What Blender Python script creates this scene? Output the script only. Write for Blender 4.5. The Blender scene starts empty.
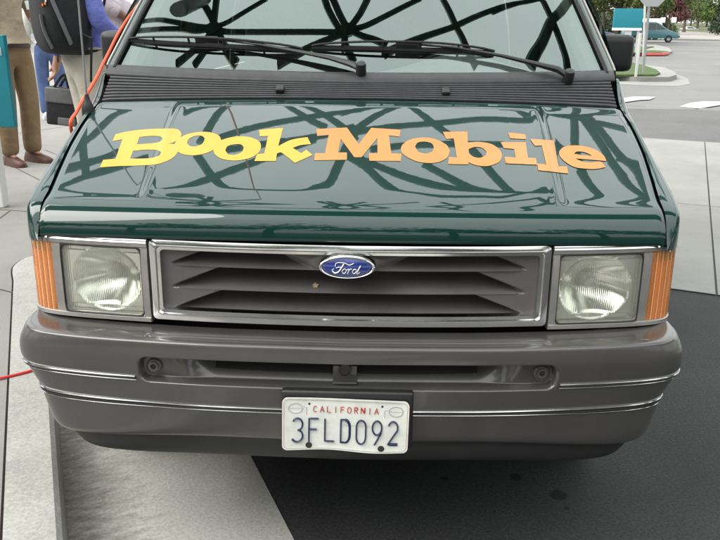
import bpy, bmesh, math, random
from math import sin, cos, pi, radians, sqrt, atan2
from mathutils import Vector, Matrix
from mathutils.bvhtree import BVHTree
from mathutils.geometry import delaunay_2d_cdt
random.seed(7)
SC = bpy.context.scene
COL = SC.collection

# ------------------------------------------------------------------ camera
CAM = Vector((0.0681, -1.64, 1.42))
PITCH, YAW, ROLL, FPX = radians(18.0), radians(1.3213), radians(0.58), 760.0
CROT = Matrix.Rotation(YAW, 3, 'Z') @ Matrix.Rotation(pi/2-PITCH, 3, 'X') @ Matrix.Rotation(ROLL, 3, 'Z')
def ray(px, py):
    return CROT @ Vector((px-360, 270-py, -FPX))
def P(px, py, y):                       # survey: sight line met with the upright plane at depth y
    r = ray(px, py); return CAM + r*((y-CAM.y)/r.y)
def G(px, py, z=0.0):                   # survey: sight line met with the level plane at height z
    r = ray(px, py); return CAM + r*((z-CAM.z)/r.z)
cd = bpy.data.cameras.new('camera'); cd.lens = 38; cd.sensor_width = 36; cd.clip_start = .05; cd.clip_end = 5000
co = bpy.data.objects.new('camera', cd); COL.objects.link(co)
co.matrix_world = Matrix.Translation(CAM) @ CROT.to_4x4(); SC.camera = co

# ------------------------------------------------------------------ materials
def nt(m): return m.node_tree.nodes, m.node_tree.links
def mat(name, col, rough=.5, metal=0, coat=0, coat_ior=1.5, coat_rough=.03, var=0, vscale=20, bump=0, bscale=60, spec=.5, col2=None, detail=6):
    m = bpy.data.materials.new(name); m.use_nodes = True
    N, L = nt(m); b = N['Principled BSDF']
    b.inputs['Base Color'].default_value = (*col, 1); b.inputs['Roughness'].default_value = rough
    b.inputs['Metallic'].default_value = metal; b.inputs['Coat Weight'].default_value = coat
    b.inputs['Coat IOR'].default_value = coat_ior; b.inputs['Coat Roughness'].default_value = coat_rough
    b.inputs['Specular IOR Level'].default_value = spec
    tc = N.new('ShaderNodeTexCoord')
    if var or col2:
        n = N.new('ShaderNodeTexNoise'); n.inputs['Scale'].default_value = vscale; n.inputs['Detail'].default_value = detail; n.inputs['Roughness'].default_value = .65
        L.new(tc.outputs['Object'], n.inputs['Vector'])
        r = N.new('ShaderNodeValToRGB'); r.color_ramp.elements[0].position = .32; r.color_ramp.elements[1].position = .68
        c2 = col2 or tuple(c*(1+var) for c in col); c1 = col if col2 else tuple(c*(1-var) for c in col)
        r.color_ramp.elements[0].color = (*c1, 1); r.color_ramp.elements[1].color = (*c2, 1)
        L.new(n.outputs['Fac'], r.inputs['Fac']); L.new(r.outputs['Color'], b.inputs['Base Color'])
    if bump:
        n2 = N.new('ShaderNodeTexNoise'); n2.inputs['Scale'].default_value = bscale; n2.inputs['Detail'].default_value = 4
        L.new(tc.outputs['Object'], n2.inputs['Vector'])
        bp = N.new('ShaderNodeBump'); bp.inputs['Strength'].default_value = bump; bp.inputs['Distance'].default_value = .01 if bump < 1 else .022
        L.new(n2.outputs['Fac'], bp.inputs['Height']); L.new(bp.outputs['Normal'], b.inputs['Normal'])
    return m
def glassmat(name, tint=(.8, .85, .83), ior=1.8, rough=0.0):
    m = bpy.data.materials.new(name); m.use_nodes = True
    N, L = nt(m); N.remove(N['Principled BSDF'])
    t = N.new('ShaderNodeBsdfTransparent'); t.inputs['Color'].default_value = (*tint, 1)
    g = N.new('ShaderNodeBsdfGlossy'); g.inputs['Roughness'].default_value = rough; g.inputs['Color'].default_value = (.84, .97, .93, 1)
    f = N.new('ShaderNodeFresnel'); f.inputs['IOR'].default_value = ior
    x = N.new('ShaderNodeMixShader'); L.new(f.outputs[0], x.inputs[0]); L.new(t.outputs[0], x.inputs[1]); L.new(g.outputs[0], x.inputs[2])
    L.new(x.outputs[0], N['Material Output'].inputs['Surface']); return m

M = {}
M['paint'] = mat('green_paint', (.001, .025, .019), .38, coat=1, coat_ior=1.6, coat_rough=.008, spec=.08)
def micro(m, sc, st, dist, which=('Coat Normal',), rough=None):
    N, L = nt(m); b = N['Principled BSDF']; tc = N.new('ShaderNodeTexCoord'); n = N.new('ShaderNodeTexNoise'); n.inputs['Scale'].default_value = sc; n.inputs['Detail'].default_value = 5
    L.new(tc.outputs['Object'], n.inputs['Vector']); bp = N.new('ShaderNodeBump'); bp.inputs['Strength'].default_value = st; bp.inputs['Distance'].default_value = dist; L.new(n.outputs['Fac'], bp.inputs['Height'])
    for w in which: L.new(bp.outputs['Normal'], b.inputs[w])
    if rough:
        n2 = N.new('ShaderNodeTexNoise'); n2.inputs['Scale'].default_value = rough[0]; n2.inputs['Detail'].default_value = 9; n2.inputs['Roughness'].default_value = .75; L.new(tc.outputs['Object'], n2.inputs['Vector'])
        mr = N.new('ShaderNodeMapRange'); mr.inputs['From Min'].default_value = .4; mr.inputs['From Max'].default_value = .7; mr.inputs['To Min'].default_value = rough[1]; mr.inputs['To Max'].default_value = rough[2]; L.new(n2.outputs['Fac'], mr.inputs['Value']); L.new(mr.outputs[0], b.inputs[rough[3]])
micro(M['paint'], 40, .018, .0012, rough=(14, .003, .022, 'Coat Roughness'))
M['paint_plain'] = mat('green_paint_side', (.001, .021, .016), .32, coat=1, coat_ior=1.5, coat_rough=.012, spec=.35)
M['bumper'] = mat('grey_bumper', (.070, .066, .064), .34, metal=.3, coat=.75, coat_rough=.07, var=.12, vscale=6, bump=.015, bscale=300)
micro(M['bumper'], 9, .04, .003, ('Normal', 'Coat Normal'), rough=(18, .05, .16, 'Coat Roughness'))
M['valance'] = mat('black_valance', (.018, .018, .018), .55, var=.2, vscale=15)
M['grille'] = mat('grille_plastic', (.115, .106, .103), .30, metal=.2, var=.12, vscale=9)
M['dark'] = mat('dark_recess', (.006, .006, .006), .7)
M['black'] = mat('black_plastic', (.014, .014, .015), .42, var=.25, vscale=30)
M['cowl'] = mat('cowl_plastic', (.042, .042, .045), .45, var=.2, vscale=25)
M['rubber'] = mat('rubber', (.012, .012, .012), .65)
M['chrome'] = mat('chrome', (.72, .71, .70), .13, metal=1, var=.06, vscale=30)
M['satin'] = mat('satin_silver', (.36, .345, .325), .33, metal=.65, var=.1, vscale=25)
M['glass'] = glassmat('windscreen_glass', (.80, .88, .85), 2.2)
M['sideglass'] = glassmat('side_glass', (.12, .14, .14), 1.6)
M['mirror'] = mat('mirror_glass', (.8, .8, .8), .02, metal=1)
M['cabin'] = mat('cabin_trim', (.28, .275, .265), .7, var=.1)
M['dash'] = mat('dash_pad', (.42, .42, .41), .75, var=.08)
M['seat'] = mat('seat_cloth', (.16, .15, .14), .9, var=.2, vscale=40)
M['tyre'] = mat('tyre_rubber', (.014, .014, .014), .75, bump=.2, bscale=80)
M['rim'] = mat('rim_alloy', (.45, .45, .45), .35, metal=1)
M['yellow'] = mat('yellow_vinyl', (.70, .365, .030), .22, var=.05, vscale=8, spec=.4)
M['orange'] = mat('orange_vinyl', (.58, .225, .050), .22, var=.05, vscale=8, spec=.4)
M['plate'] = mat('plate_white', (.62, .62, .58), .4, var=.1, vscale=35)
M['plate_blue'] = mat('plate_blue', (.012, .015, .065), .45)
M['plate_red'] = mat('plate_red', (.42, .03, .02), .45)
M['plate_grey'] = mat('plate_grey', (.36, .36, .33), .5)
M['bolt'] = mat('bolt_steel', (.05, .045, .04), .4, metal=.6)
M['emblem'] = mat('emblem_blue', (.006, .022, .17), .25, coat=1)
M['white'] = mat('white_paint', (.78, .78, .76), .45, var=.04)
M['post'] = mat('post_paint', (.47, .47, .46), .5, var=.08)
M['teal'] = mat('teal_panel', (.006, .19, .24), .5, var=.05, vscale=6)
M['metal'] = mat('galvanised_steel', (.30, .31, .31), .45, metal=.7, var=.1)
M['cord'] = mat('orange_cord', (.80, .10, .03), .45)
M['redcord'] = mat('red_cord', (.62, .03, .03), .45)
M['steel'] = mat('canopy_steel', (.03, .085, .065), .5)
M['skin'] = mat('skin_tan', (.36, .19, .125), .5, var=.06)
M['skin2'] = mat('skin_brown', (.16, .075, .045), .5, var=.06)
M['hair'] = mat('hair_dark', (.03, .02, .015), .6, var=.3, vscale=90, bump=.3, bscale=150)
M['shirt_tan'] = mat('tan_shirt', (.33, .275, .19), .85, var=.07, vscale=9, bump=1, bscale=11)
M['trouser_brown'] = mat('brown_trousers', (.19, .125, .065), .85, var=.1, vscale=8, bump=1, bscale=9)
M['shirt_blue'] = mat('blue_shirt', (.13, .155, .46), .85, var=.1, vscale=9, bump=1, bscale=11)
M['trouser_stone'] = mat('stone_trousers', (.50, .45, .38), .85, var=.06, vscale=8, bump=1, bscale=9)
M['jeans'] = mat('blue_jeans', (.07, .11, .24), .85, var=.18, vscale=12, bump=.3, bscale=20)
M['shirt_white'] = mat('white_shirt', (.50, .50, .48), .85, var=.04, bump=1, bscale=11)
M['shirt_mauve'] = mat('mauve_shirt', (.42, .36, .40), .85, var=.06, bump=1, bscale=11)
M['shoe_brown'] = mat('brown_leather', (.075, .024, .013), .5, var=.15)
M['shoe_white'] = mat('white_trainer', (.5, .52, .58), .6)
M['belt'] = mat('dark_belt', (.03, .016, .012), .45)
M['pack'] = mat('black_nylon', (.014, .014, .016), .75, var=.25, vscale=30, bump=.3, bscale=40)
M['packgrey'] = mat('grey_nylon', (.14, .14, .145), .75, var=.12, vscale=40, bump=.2, bscale=60)
M['badge'] = mat('badge_card', (.75, .78, .76), .4)

def groundmat(name, c1, c2, speck=.12, stain=.3, sscale=1.2, fine=160, bump=.25, rough=.85):
    m = bpy.data.materials.new(name); m.use_nodes = True
    N, L = nt(m); b = N['Principled BSDF']; b.inputs['Roughness'].default_value = rough; b.inputs['Specular IOR Level'].default_value = .3
    tc = N.new('ShaderNodeTexCoord')
    def noise(s, d=8, r=.65):
        n = N.new('ShaderNodeTexNoise'); n.inputs['Scale'].default_value = s; n.inputs['Detail'].default_value = d; n.inputs['Roughness'].default_value = r
        L.new(tc.outputs['Object'], n.inputs['Vector']); return n
    def ramp(src, a, bb, p0=.35, p1=.65):
        r = N.new('ShaderNodeValToRGB'); e = r.color_ramp.elements; e[0].position = p0; e[1].position = p1; e[0].color = (*a, 1); e[1].color = (*bb, 1)
        L.new(src, r.inputs['Fac']); return r
    base = ramp(noise(sscale).outputs['Fac'], c1, c2)
    sp = ramp(noise(fine, 3, .8).outputs['Fac'], (1-speck,)*3, (1+speck,)*3, .36, .64)
    st = ramp(noise(sscale*2.7, 10, .75).outputs['Fac'], (1-stain,)*3, (1, 1, 1), .3, .47)
    def mul(a, bb):
        x = N.new('ShaderNodeMix'); x.data_type = 'RGBA'; x.blend_type = 'MULTIPLY'; x.inputs['Factor'].default_value = 1
        L.new(a, x.inputs[6]); L.new(bb, x.inputs[7]); return x.outputs[2]
    c = mul(mul(base.outputs[0], sp.outputs[0]), st.outputs[0])
    L.new(c, b.inputs['Base Color'])
    bp = N.new('ShaderNodeBump'); bp.inputs['Strength'].default_value = bump; bp.inputs['Distance'].default_value = .006
    L.new(noise(fine*.8, 4, .75).outputs['Fac'], bp.inputs['Height']); L.new(bp.outputs['Normal'], b.inputs['Normal'])
    m['_out'] = 1
    return m, c, b, mul, ramp, noise, tc
# ------------------------------------------------------------------ mesh helpers
def link(name, me, m=None, parent=None, smooth=True, angle=40):
    o = bpy.data.objects.new(name, me); COL.objects.link(o)
    if m: me.materials.append(m)
    if smooth:
        me.polygons.foreach_set('use_smooth', [True]*len(me.polygons))
        if angle and angle < 179: me.set_sharp_from_angle(angle=radians(angle))
    if parent is not None:
        o.parent = parent
        if parent.type == 'EMPTY':
            o.matrix_parent_inverse = parent.matrix_basis.inverted()
    return o
def mesh(name, vs, fs, m=None, parent=None, smooth=True, angle=40):
    me = bpy.data.meshes.new(name); me.from_pydata([tuple(v) for v in vs], [], fs); me.validate(); me.update()
    return link(name, me, m, parent, smooth, angle)
class MB:                                # gathers shapes into one mesh
    def __init__(s): s.v = []; s.f = []
    def add(s, vs, fs):
        o = len(s.v); s.v += [Vector(v) for v in vs]; s.f += [tuple(i+o for i in f) for f in fs]; return s
    def grid(s, fn, us, vs_, flip=False):
        nu, nv = len(us), len(vs_); V = [fn(u, v) for v in vs_ for u in us]; F = []
        for j in range(nv-1):
            for i in range(nu-1):
                q = (j*nu+i, j*nu+i+1, (j+1)*nu+i+1, (j+1)*nu+i); F.append(q[::-1] if flip else q)
        return s.add(V, F)
    def tube(s, pts, r, n=8, caps=True, flat=None):
        pts = [Vector(p) for p in pts]; rs = r if isinstance(r, (list, tuple)) else [r]*len(pts)
        V = []; F = []; up = None
        for i, p in enumerate(pts):
            t = (pts[min(i+1, len(pts)-1)]-pts[max(i-1, 0)]).normalized()
            if up is None:
                up = Vector((0, 0, 1)) if abs(t.z) < .9 else Vector((1, 0, 0))
            a = t.cross(up)
            if a.length < 1e-5: a = t.orthogonal()
            a.normalize(); b = a.cross(t); up = b
            for k in range(n):
                an = 2*pi*k/n; V.append(p + (a*cos(an) + b*sin(an)*(flat or 1))*rs[i])
        for i in range(len(pts)-1):
            for k in range(n):
                F.append((i*n+k, i*n+(k+1) % n, (i+1)*n+(k+1) % n, (i+1)*n+k))
        if caps: F.append(tuple(range(n))[::-1]); F.append(tuple((len(pts)-1)*n+k for k in range(n)))
        return s.add(V, F)
    def box(s, c, d, rot=None, bev=0):
        bm = bmesh.new(); bmesh.ops.create_cube(bm, size=1)
        bmesh.ops.scale(bm, vec=d, verts=bm.verts)
        if bev: bmesh.ops.bevel(bm, geom=bm.edges[:], offset=bev, segments=3, profile=.6, affect='EDGES')
        R = rot if rot else Matrix.Identity(3); c = Vector(c)
        bm.verts.index_update()
        s.add([R @ v.co + c for v in bm.verts], [[v.index for v in f.verts] for f in bm.faces]); bm.free(); return s
    def lathe(s, prof, c, axis=(0, 0, 1), n=24):
        ax = Vector(axis).normalized(); a = ax.orthogonal().normalized(); b = ax.cross(a); c = Vector(c)
        V = []; F = []
        for (r, h) in prof:
            for k in range(n): an = 2*pi*k/n; V.append(c+ax*h+(a*cos(an)+b*sin(an))*max(r, 1e-4))
        for i in range(len(prof)-1):
            for k in range(n): F.append((i*n+k, i*n+(k+1) % n, (i+1)*n+(k+1) % n, (i+1)*n+k))
        return s.add(V, F)
    def prism(s, loop, off):              # closed 3-D loop pushed along a vector
        n = len(loop); off = Vector(off); V = [Vector(p) for p in loop]+[Vector(p)+off for p in loop]
        F = [tuple(range(n))[::-1], tuple(range(n, 2*n))]+[(i, (i+1) % n, n+(i+1) % n, n+i) for i in range(n)]
        return s.add(V, F)
    def ring(s, outer, inner, off):       # frame between two loops of equal count
        n = len(outer); off = Vector(off)
        V = [Vector(p) for p in outer]+[Vector(p) for p in inner]+[Vector(p)+off for p in outer]+[Vector(p)+off for p in inner]; F = []
        for i in range(n):
            j = (i+1) % n
            F += [(i, j, n+j, n+i), (2*n+j, 2*n+i, 3*n+i, 3*n+j), (j, i, 2*n+i, 2*n+j), (n+i, n+j, 3*n+j, 3*n+i)]
        return s.add(V, F)
    def build(s, name, m=None, parent=None, smooth=True, angle=40, bevel=0):
        me = bpy.data.meshes.new(name); me.from_pydata([tuple(v) for v in s.v], [], s.f)
        bm = bmesh.new(); bm.from_mesh(me); bmesh.ops.recalc_face_normals(bm, faces=bm.faces)
        if bevel:
            ed = [e for e in bm.edges if len(e.link_faces) == 2 and e.calc_face_angle(0) > radians(50)]
            bmesh.ops.bevel(bm, geom=ed, offset=bevel, segments=2, profile=.6, affect='EDGES', clamp_overlap=True)
        bm.to_mesh(me); bm.free(); me.update()
        return link(name, me, m, parent, smooth, angle)
def lin(a, b, n): return [a+(b-a)*i/(n-1) for i in range(n)]
def sstep(a, b, x):
    t = max(0, min(1, (x-a)/(b-a))); return t*t*(3-2*t)
def catmull(pts, n=8, closed=False):
    pts = [Vector(p) for p in pts]; out = []; N_ = len(pts)
    for i in range(N_ if closed else N_-1):
        g = lambda k: pts[k % N_] if closed else pts[max(0, min(N_-1, k))]
        p0, p1, p2, p3 = g(i-1), g(i), g(i+1), g(i+2)
        for k in range(n):
            t = k/n; out.append(.5*((2*p1)+(p2-p0)*t+(2*p0-5*p1+4*p2-p3)*t*t+(3*p1-p0-3*p2+p3)*t**3))
    if not closed: out.append(pts[-1])
    return out
class Curve1:                            # smooth table look-up
    def __init__(s, xs, *cols):
        s.xs = xs; s.c = cols
    def __call__(s, x):
        xs = s.xs; n = len(xs); x = max(xs[0], min(xs[-1], x)); i = 0
        while i < n-2 and x > xs[i+1]: i += 1
        h = xs[i+1]-xs[i]; t = (x-xs[i])/h; out = []
        for c in s.c:
            def sl(k):
                if k == 0: return (c[1]-c[0])/(xs[1]-xs[0])
                if k == n-1: return (c[-1]-c[-2])/(xs[-1]-xs[-2])
                d0 = (c[k]-c[k-1])/(xs[k]-xs[k-1]); d1 = (c[k+1]-c[k])/(xs[k+1]-xs[k])
                return 0 if d0*d1 <= 0 else 2*d0*d1/(d0+d1)
            m0, m1 = sl(i)*h, sl(i+1)*h
            out.append((2*t**3-3*t*t+1)*c[i]+(t**3-2*t*t+t)*m0+(-2*t**3+3*t*t)*c[i+1]+(t**3-t*t)*m1)
        return out if len(out) > 1 else out[0]
def rrect(x0, x1, z0, z1, r, n=6):
    L_ = []
    for cx, cz, a0 in ((x1-r, z1-r, 0), (x0+r, z1-r, 90), (x0+r, z0+r, 180), (x1-r, z0+r, 270)):
        for k in range(n+1):
            a = radians(a0+90*k/n); L_.append((cx+r*cos(a), cz+r*sin(a)))
    return L_
def densify(loop, step):
    out = []
    for i, p in enumerate(loop):
        q = loop[(i+1) % len(loop)]; d = sqrt((q[0]-p[0])**2+(q[1]-p[1])**2); n = max(1, int(d/step))
        for k in range(n): out.append((p[0]+(q[0]-p[0])*k/n, p[1]+(q[1]-p[1])*k/n))
    return out
def thing(name, label, cat, loc=(0, 0, 0), group=None):
    o = bpy.data.objects.new(name, None); COL.objects.link(o); o.location = loc; o.empty_display_size = .2
    return tag(o, label, cat, group)
def tag(o, label=None, cat=None, group=None, kind=None):
    if label: o['label'] = label
    if cat: o['category'] = cat
    if group: o['group'] = group
    if kind: o['kind'] = kind
    return o
def structure(o): o['kind'] = 'structure'; return o
def bvh_of(*obs):
    V = []; F = []
    for o in obs:
        k = len(V); V += [v.co.copy() for v in o.data.vertices]; F += [[i+k for i in p.vertices] for p in o.data.polygons]
    return BVHTree.FromPolygons(V, F)
def shadeless_subdiv(o, lv):
    md = o.modifiers.new('s', 'SUBSURF'); md.levels = lv; md.render_levels = lv
# ------------------------------------------------------------------ the van
VAN = thing('van', 'dark green van parked nose-on with yellow and orange lettering across its hood', 'van', (0, 2.2, 0))
SIDES = (-1, 1)

# hood -------------------------------------------------------------
hv = [0, .08, .16, .24, .32, .40, .55, .72, .88, 1]
HC = Curve1(hv, [.100, .103, .112, .130, .155, .20, .33, .48, .62, .728], [.920, .948, .970, .988, 1.001, 1.018, 1.0655, 1.118, 1.165, 1.1995])
HE = Curve1(hv, [.160, .163, .172, .188, .212, .25, .36, .51, .65, .75], [.909, .935, .955, .974, .990, 1.007, 1.048, 1.1015, 1.149, 1.182])
HX = Curve1(hv, [.768, .769, .770, .770, .770, .771, .784, .800, .806, .803])
def hood_base(u, v):
    yc, zc = HC(v); ye, ze = HE(v); a = abs(u)**2.2
    return Vector((HX(v)*u, yc+(ye-yc)*a, zc+(ze-zc)*a))
def hood_pt(u, v):
    p = hood_base(u, v)
    xc = .495+.05*v
    f = sstep(.30, .42, v)*(1-sstep(.93, 1, v))
    d = abs(p.x)-xc
    p.z += f*(.0055*(1-sstep(-.016, .016, d)) + .0032*math.exp(-(d/.011)**2)) - .0045*f*.6
    edge = sstep(.985, 1, abs(u)); p.z -= .004*edge
    if v > .985: p.z -= .003*sstep(.985, 1, v)
    if v < .02: p.z -= .0; p.y += .006*(1-v/.02)**2
    return p
us = sorted(set([round(-1+2*i/230, 5) for i in range(231)]))
vs = [i/110 for i in range(111)]
hb = MB().grid(hood_pt, us, vs)
# turned-under front lip and side flanges
hb.grid(lambda u, t: hood_pt(u, 0)+Vector((0, .006+.03*t, -.006*t)), us[::6], [0, 1], flip=True)
for s in SIDES: hb.grid(lambda t, v: hood_pt(s, v)+Vector((-s*.004*t, 0, -.03*t)), [0, 1], vs[::4], flip=s > 0)
HOOD = hb.build('hood', M['paint'], VAN, angle=60)
HB = bvh_of(HOOD)

# lettering on the hood: outlines set out flat, then laid on the sheet metal
def zc(ox, pts): return [(ox+x/8, 120+y/8) for x, y in pts]
GL = [
 ('yellow', zc(95, [(165,115),(250,95),(400,76),(560,70),(635,71),(672,82),(690,112),(680,145),(650,170),(615,184),(585,190),(630,195),(655,210),(665,235),(655,268),(620,305),(560,335),(480,357),(330,366),(180,370),(40,380),(66,320),(165,312),(220,155),(140,170)]),
   [zc(95, [(355,138),(420,130),(470,128),(520,132),(545,148),(525,172),(470,186),(400,192),(335,196)]), zc(95, [(305,248),(360,242),(420,238),(500,242),(530,258),(515,285),(460,303),(390,310),(280,310)])]),
 ('yellow', zc(165, [(78,215),(80,190),(110,150),(180,115),(280,97),(370,102),(432,128),(452,165),(425,213),(350,258),(250,282),(155,277),(98,250)]),
   [zc(165, [(175,185),(195,150),(250,127),(300,130),(320,150),(300,190),(250,212),(200,210)])]),
 ('yellow', zc(165, [(388,240),(405,198),(460,160),(560,135),(650,135),(720,153),(757,178),(768,210),(755,255),(700,297),(620,320),(540,326),(450,310),(402,277)]),
   [zc(165, [(482,245),(500,212),(560,195),(610,198),(632,220),(615,258),(560,280),(505,278)])]),
 ('yellow', zc(235, [(193,80),(385,65),(345,212),(430,168),(500,150),(580,140),(608,195),(525,203),(462,225),(530,268),(570,240),(620,282),(480,345),(370,262),(335,270),(327,330),(155,330),(178,275),(235,270),(265,130),(200,132)]), []),
 ('orange', zc(305, [(90,75),(335,62),(430,195),(530,65),(765,80),(755,135),(670,125),(690,270),(772,272),(765,330),(515,328),(510,268),(580,268),(580,145),(452,300),(395,300),(285,150),(265,262),(335,262),(335,320),(75,325),(80,268),(160,268),(190,122),(98,130)]), []),
 ('orange', zc(380, [(167,240),(180,200),(240,160),(340,143),(440,155),(530,200),(558,245),(540,300),(480,335),(400,347),(300,335),(220,300),(180,270)]),
   [zc(380, [(280,215),(300,185),(350,175),(410,188),(430,220),(420,255),(370,270),(310,258)])]),
 ('orange', zc(450, [(-57,98),(137,93),(142,183),(230,178),(330,195),(395,240),(415,285),(395,335),(330,365),(270,372),(200,362),(145,340),(148,358),(-15,355),(-8,298),(55,303),(30,150),(-30,155)]),
   [zc(450, [(148,235),(200,218),(255,225),(292,255),(288,285),(240,305),(190,298),(155,275)])]),
 ('orange', zc(450, [(465,103),(603,118),(608,157),(480,150)]), []),
 ('orange', zc(450, [(405,180),(605,182),(622,305),(685,308),(697,362),(445,350),(435,297),(525,303),(512,235),(430,228)]), []),
 ('orange', zc(520, [(80,155),(268,165),(308,375),(375,375),(385,432),(145,405),(138,352),(210,360),(175,208),(118,210)]), []),
 ('orange', zc(520, [(312,255),(345,222),(420,207),(520,215),(610,245),(670,290),(690,332),(560,321),(440,311),(490,333),(560,345),(640,337),(685,380),(610,395),(520,393),(430,378),(355,333),(317,290)]),
   [zc(520, [(430,274),(452,257),(500,258),(550,275),(575,291),(500,285)])]),
]
def roundloop(pts, lim=50):
    n = len(pts); pv = [Vector((*p, 0)) for p in pts]; corner = []
    for i in range(n):
        a = (pv[i]-pv[i-1]); b = (pv[(i+1) % n]-pv[i]); corner.append(a.angle(b) > radians(lim) )
    out = []
    for i in range(n):
        p1, p2 = pv[i], pv[(i+1) % n]; l = (p2-p1).length; k = max(2, int(l/.8))
        p0 = p1-(p2-p1) if corner[i] else pv[i-1]; p3 = p2+(p2-p1) if corner[(i+1) % n] else pv[(i+2) % n]
        m1 = (p2-p1) if corner[i] else (p2-p0)*.5*min(1, 2*l/max(1e-6, (p2-p0).length))
        m2 = (p2-p1) if corner[(i+1) % n] else (p3-p1)*.5*min(1, 2*l/max(1e-6, (p3-p1).length))
        for q in range(k):
            t = q/k; out.append((2*t**3-3*t*t+1)*p1+(t**3-2*t*t+t)*m1+(-2*t**3+3*t*t)*p2+(t**3-t*t)*m2)
    return [Vector((p.x, p.y)) for p in out]
def inside(p, loops):
    c = False
    for L_ in loops:
        j = len(L_)-1
        for i in range(len(L_)):
            a, b = L_[i], L_[j]
            if (a.y > p.y) != (b.y > p.y) and p.x < (b.x-a.x)*(p.y-a.y)/(b.y-a.y)+a.x: c = not c
            j = i
    return c
def on_sheet(tree, x, y, off):
    d = ray(x, y).normalized(); h, n, _, _ = tree.ray_cast(CAM, d)
    if h is None: return None
    if n.dot(d) > 0: n = -n
    return h+n*off
LET = {'yellow': MB(), 'orange': MB()}
for gi, (c, outer, holes) in enumerate(GL):
    loops = [roundloop(outer)]+[roundloop(h) for h in holes]
    V = []; E = []
    for L_ in loops:
        k = len(V); V += L_; E += [(k+i, k+(i+1) % len(L_)) for i in range(len(L_))]
    x0, x1 = min(p.x for p in V), max(p.x for p in V); y0, y1 = min(p.y for p in V), max(p.y for p in V)
    yy = y0
    while yy < y1:
        xx = x0
        while xx < x1:
            q = Vector((xx+random.random()*.2, yy+random.random()*.2))
            if inside(q, loops): V.append(q)
            xx += 1.7
        yy += 1.5
    vo, _, fo, _, _, _ = delaunay_2d_cdt(V, E, [], 0, 1e-4)
    F = [f for f in fo if inside(sum((vo[i] for i in f), Vector((0, 0)))/len(f), loops)]
    V3 = [on_sheet(HB, v.x, v.y, .0006+.00010*gi) for v in vo]
    if any(v is None for v in V3): V3 = [v or Vector((0, 0.5, 1)) for v in V3]
    LET[c].add(V3, F)
tag(LET['yellow'].build('lettering', M['yellow'], HOOD, angle=180), 'yellow lettering reading Book')
tag(LET['orange'].build('lettering', M['orange'], HOOD, angle=180), 'light orange lettering reading Mobile')

# fenders, doors, body --------------------------------------------------
SEAMX = lambda y: .771 if y < .25 else Curve1([.25, .36, .51, .65, .75, .9, 1.0, 4.4], [.771, .784, .800, .806, .803, .822, .835, .84])(y)
SEAMZ = Curve1([.15, .16, .2, .25, .36, .51, .65, .75, .83, .9, 1.0, 1.2, 4.4], [.90, .909, .981, 1.007, 1.048, 1.1015, 1.149, 1.182, 1.226, 1.262, 1.225, 1.19, 1.16])
SHX = Curve1([.155, .17, .19, .215, .25, .33, .5, .7, .9, 1.2, 4.0, 4.4], [.777, .796, .810, .819, .824, .827, .829, .835, .841, .86, .86, .80])
def side_pt(s, y, k):                    # k 0..6 from the seam down to the sill
    xs, zs, xo = SEAMX(y)+.005, SEAMZ(y)-.003, SHX(y)
    xs = min(xs, xo-.004)
    g_ = sstep(.30, 1.1, y)
    t = [(xs, zs), ((xs+xo)/2, zs-.001), (xo-.006, zs-.008), (xo, zs-.028), (xo+.002+.010*g_, zs-.12), (xo+.026*g_, .80), (xo+.03*g_, .60), (xo-.005+.015*g_, .42), (xo-.02, .30)]
    i = min(int(k), 7); f = k-i
    a = catmull_pt([Vector((p[0], p[1], 0)) for p in t], i, f)
    return Vector((s*a.x, y, a.y))
def catmull_pt(p, i, t):
    g = lambda k: p[max(0, min(len(p)-1, k))]
    p0, p1, p2, p3 = g(i-1), g(i), g(i+1), g(i+2)
    return .5*((2*p1)+(p2-p0)*t+(2*p0-5*p1+4*p2-p3)*t*t+(3*p1-p0-3*p2+p3)*t**3)
AX = (.86, 3.62); RW = .325
def cut(mb, centres, r):                 # wheel arch opening
    keep = []
    for f in mb.f:
        c = sum((mb.v[i] for i in f), Vector())/len(f)
        if all((c.y-a)**2+(c.z-.33)**2 > r*r for a in centres): keep.append(f)
    mb.f = keep; return mb
shell = MB()
for s in SIDES:
    ys = sorted(set([.155, .16, .165, .17, .178, .186, .195, .205, .215, .23]+lin(.25, 1.0, 42)))
    fb = MB().grid(lambda y, k: side_pt(s, y, k), ys, lin(0, 8, 65), flip=s > 0)
    cut(fb, AX, .40)
    fb.f = [f for f in fb.f if not (fb.v[f[0]].z < .56 and fb.v[f[0]].y < .62) and not (sum(fb.v[i].z for i in f)/4 < .898 and fb.v[f[0]].y < .325)]
    fb.tube([Vector((s*(SHX(.86)+.024), AX[0]+.40*cos(radians(a)), .33+.40*sin(radians(a)))) for a in range(0, 181, 6)], .014, 6)
    tag(fb.build('fender', M['paint'], VAN, angle=60), None)
    db = MB().grid(lambda y, k: side_pt(s, y, k), lin(1.008, 2.0, 20), lin(0, 8, 33), flip=s > 0)
    D = db.build('door', M['paint_plain'], VAN, angle=60)
    MB().box((s*.893, 1.86, .98), (.025, .16, .04), bev=.009).build('handle', M['black'], D)
    shell.grid(lambda y, k: side_pt(s, y, k), lin(2.008, 4.4, 120), lin(0, 8, 65), flip=s > 0)
cut(shell, AX, .40)
def roofx(y): return .69 if y < 4.2 else .66
def upper(s, y, t):                      # side above the belt, t 0..1
    zb = SEAMZ(max(y, 1.0))-.002; zt = Curve1([.9, 1.25, 1.6, 1.9, 4.4], [1.262, 1.50, 1.73, 1.80, 1.79])(y)
    zt = max(zt, zb+.001); xb = SHX(max(y, .9))-.003; z = zb+(zt-zb)*t
    hfrac = (z-1.20)/.6
    return Vector((s*(xb-.028*max(0, hfrac)-.10*max(0, hfrac)**2), y, z))
ROOFEDGE = lambda s, y: upper(s, y, 1)
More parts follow.
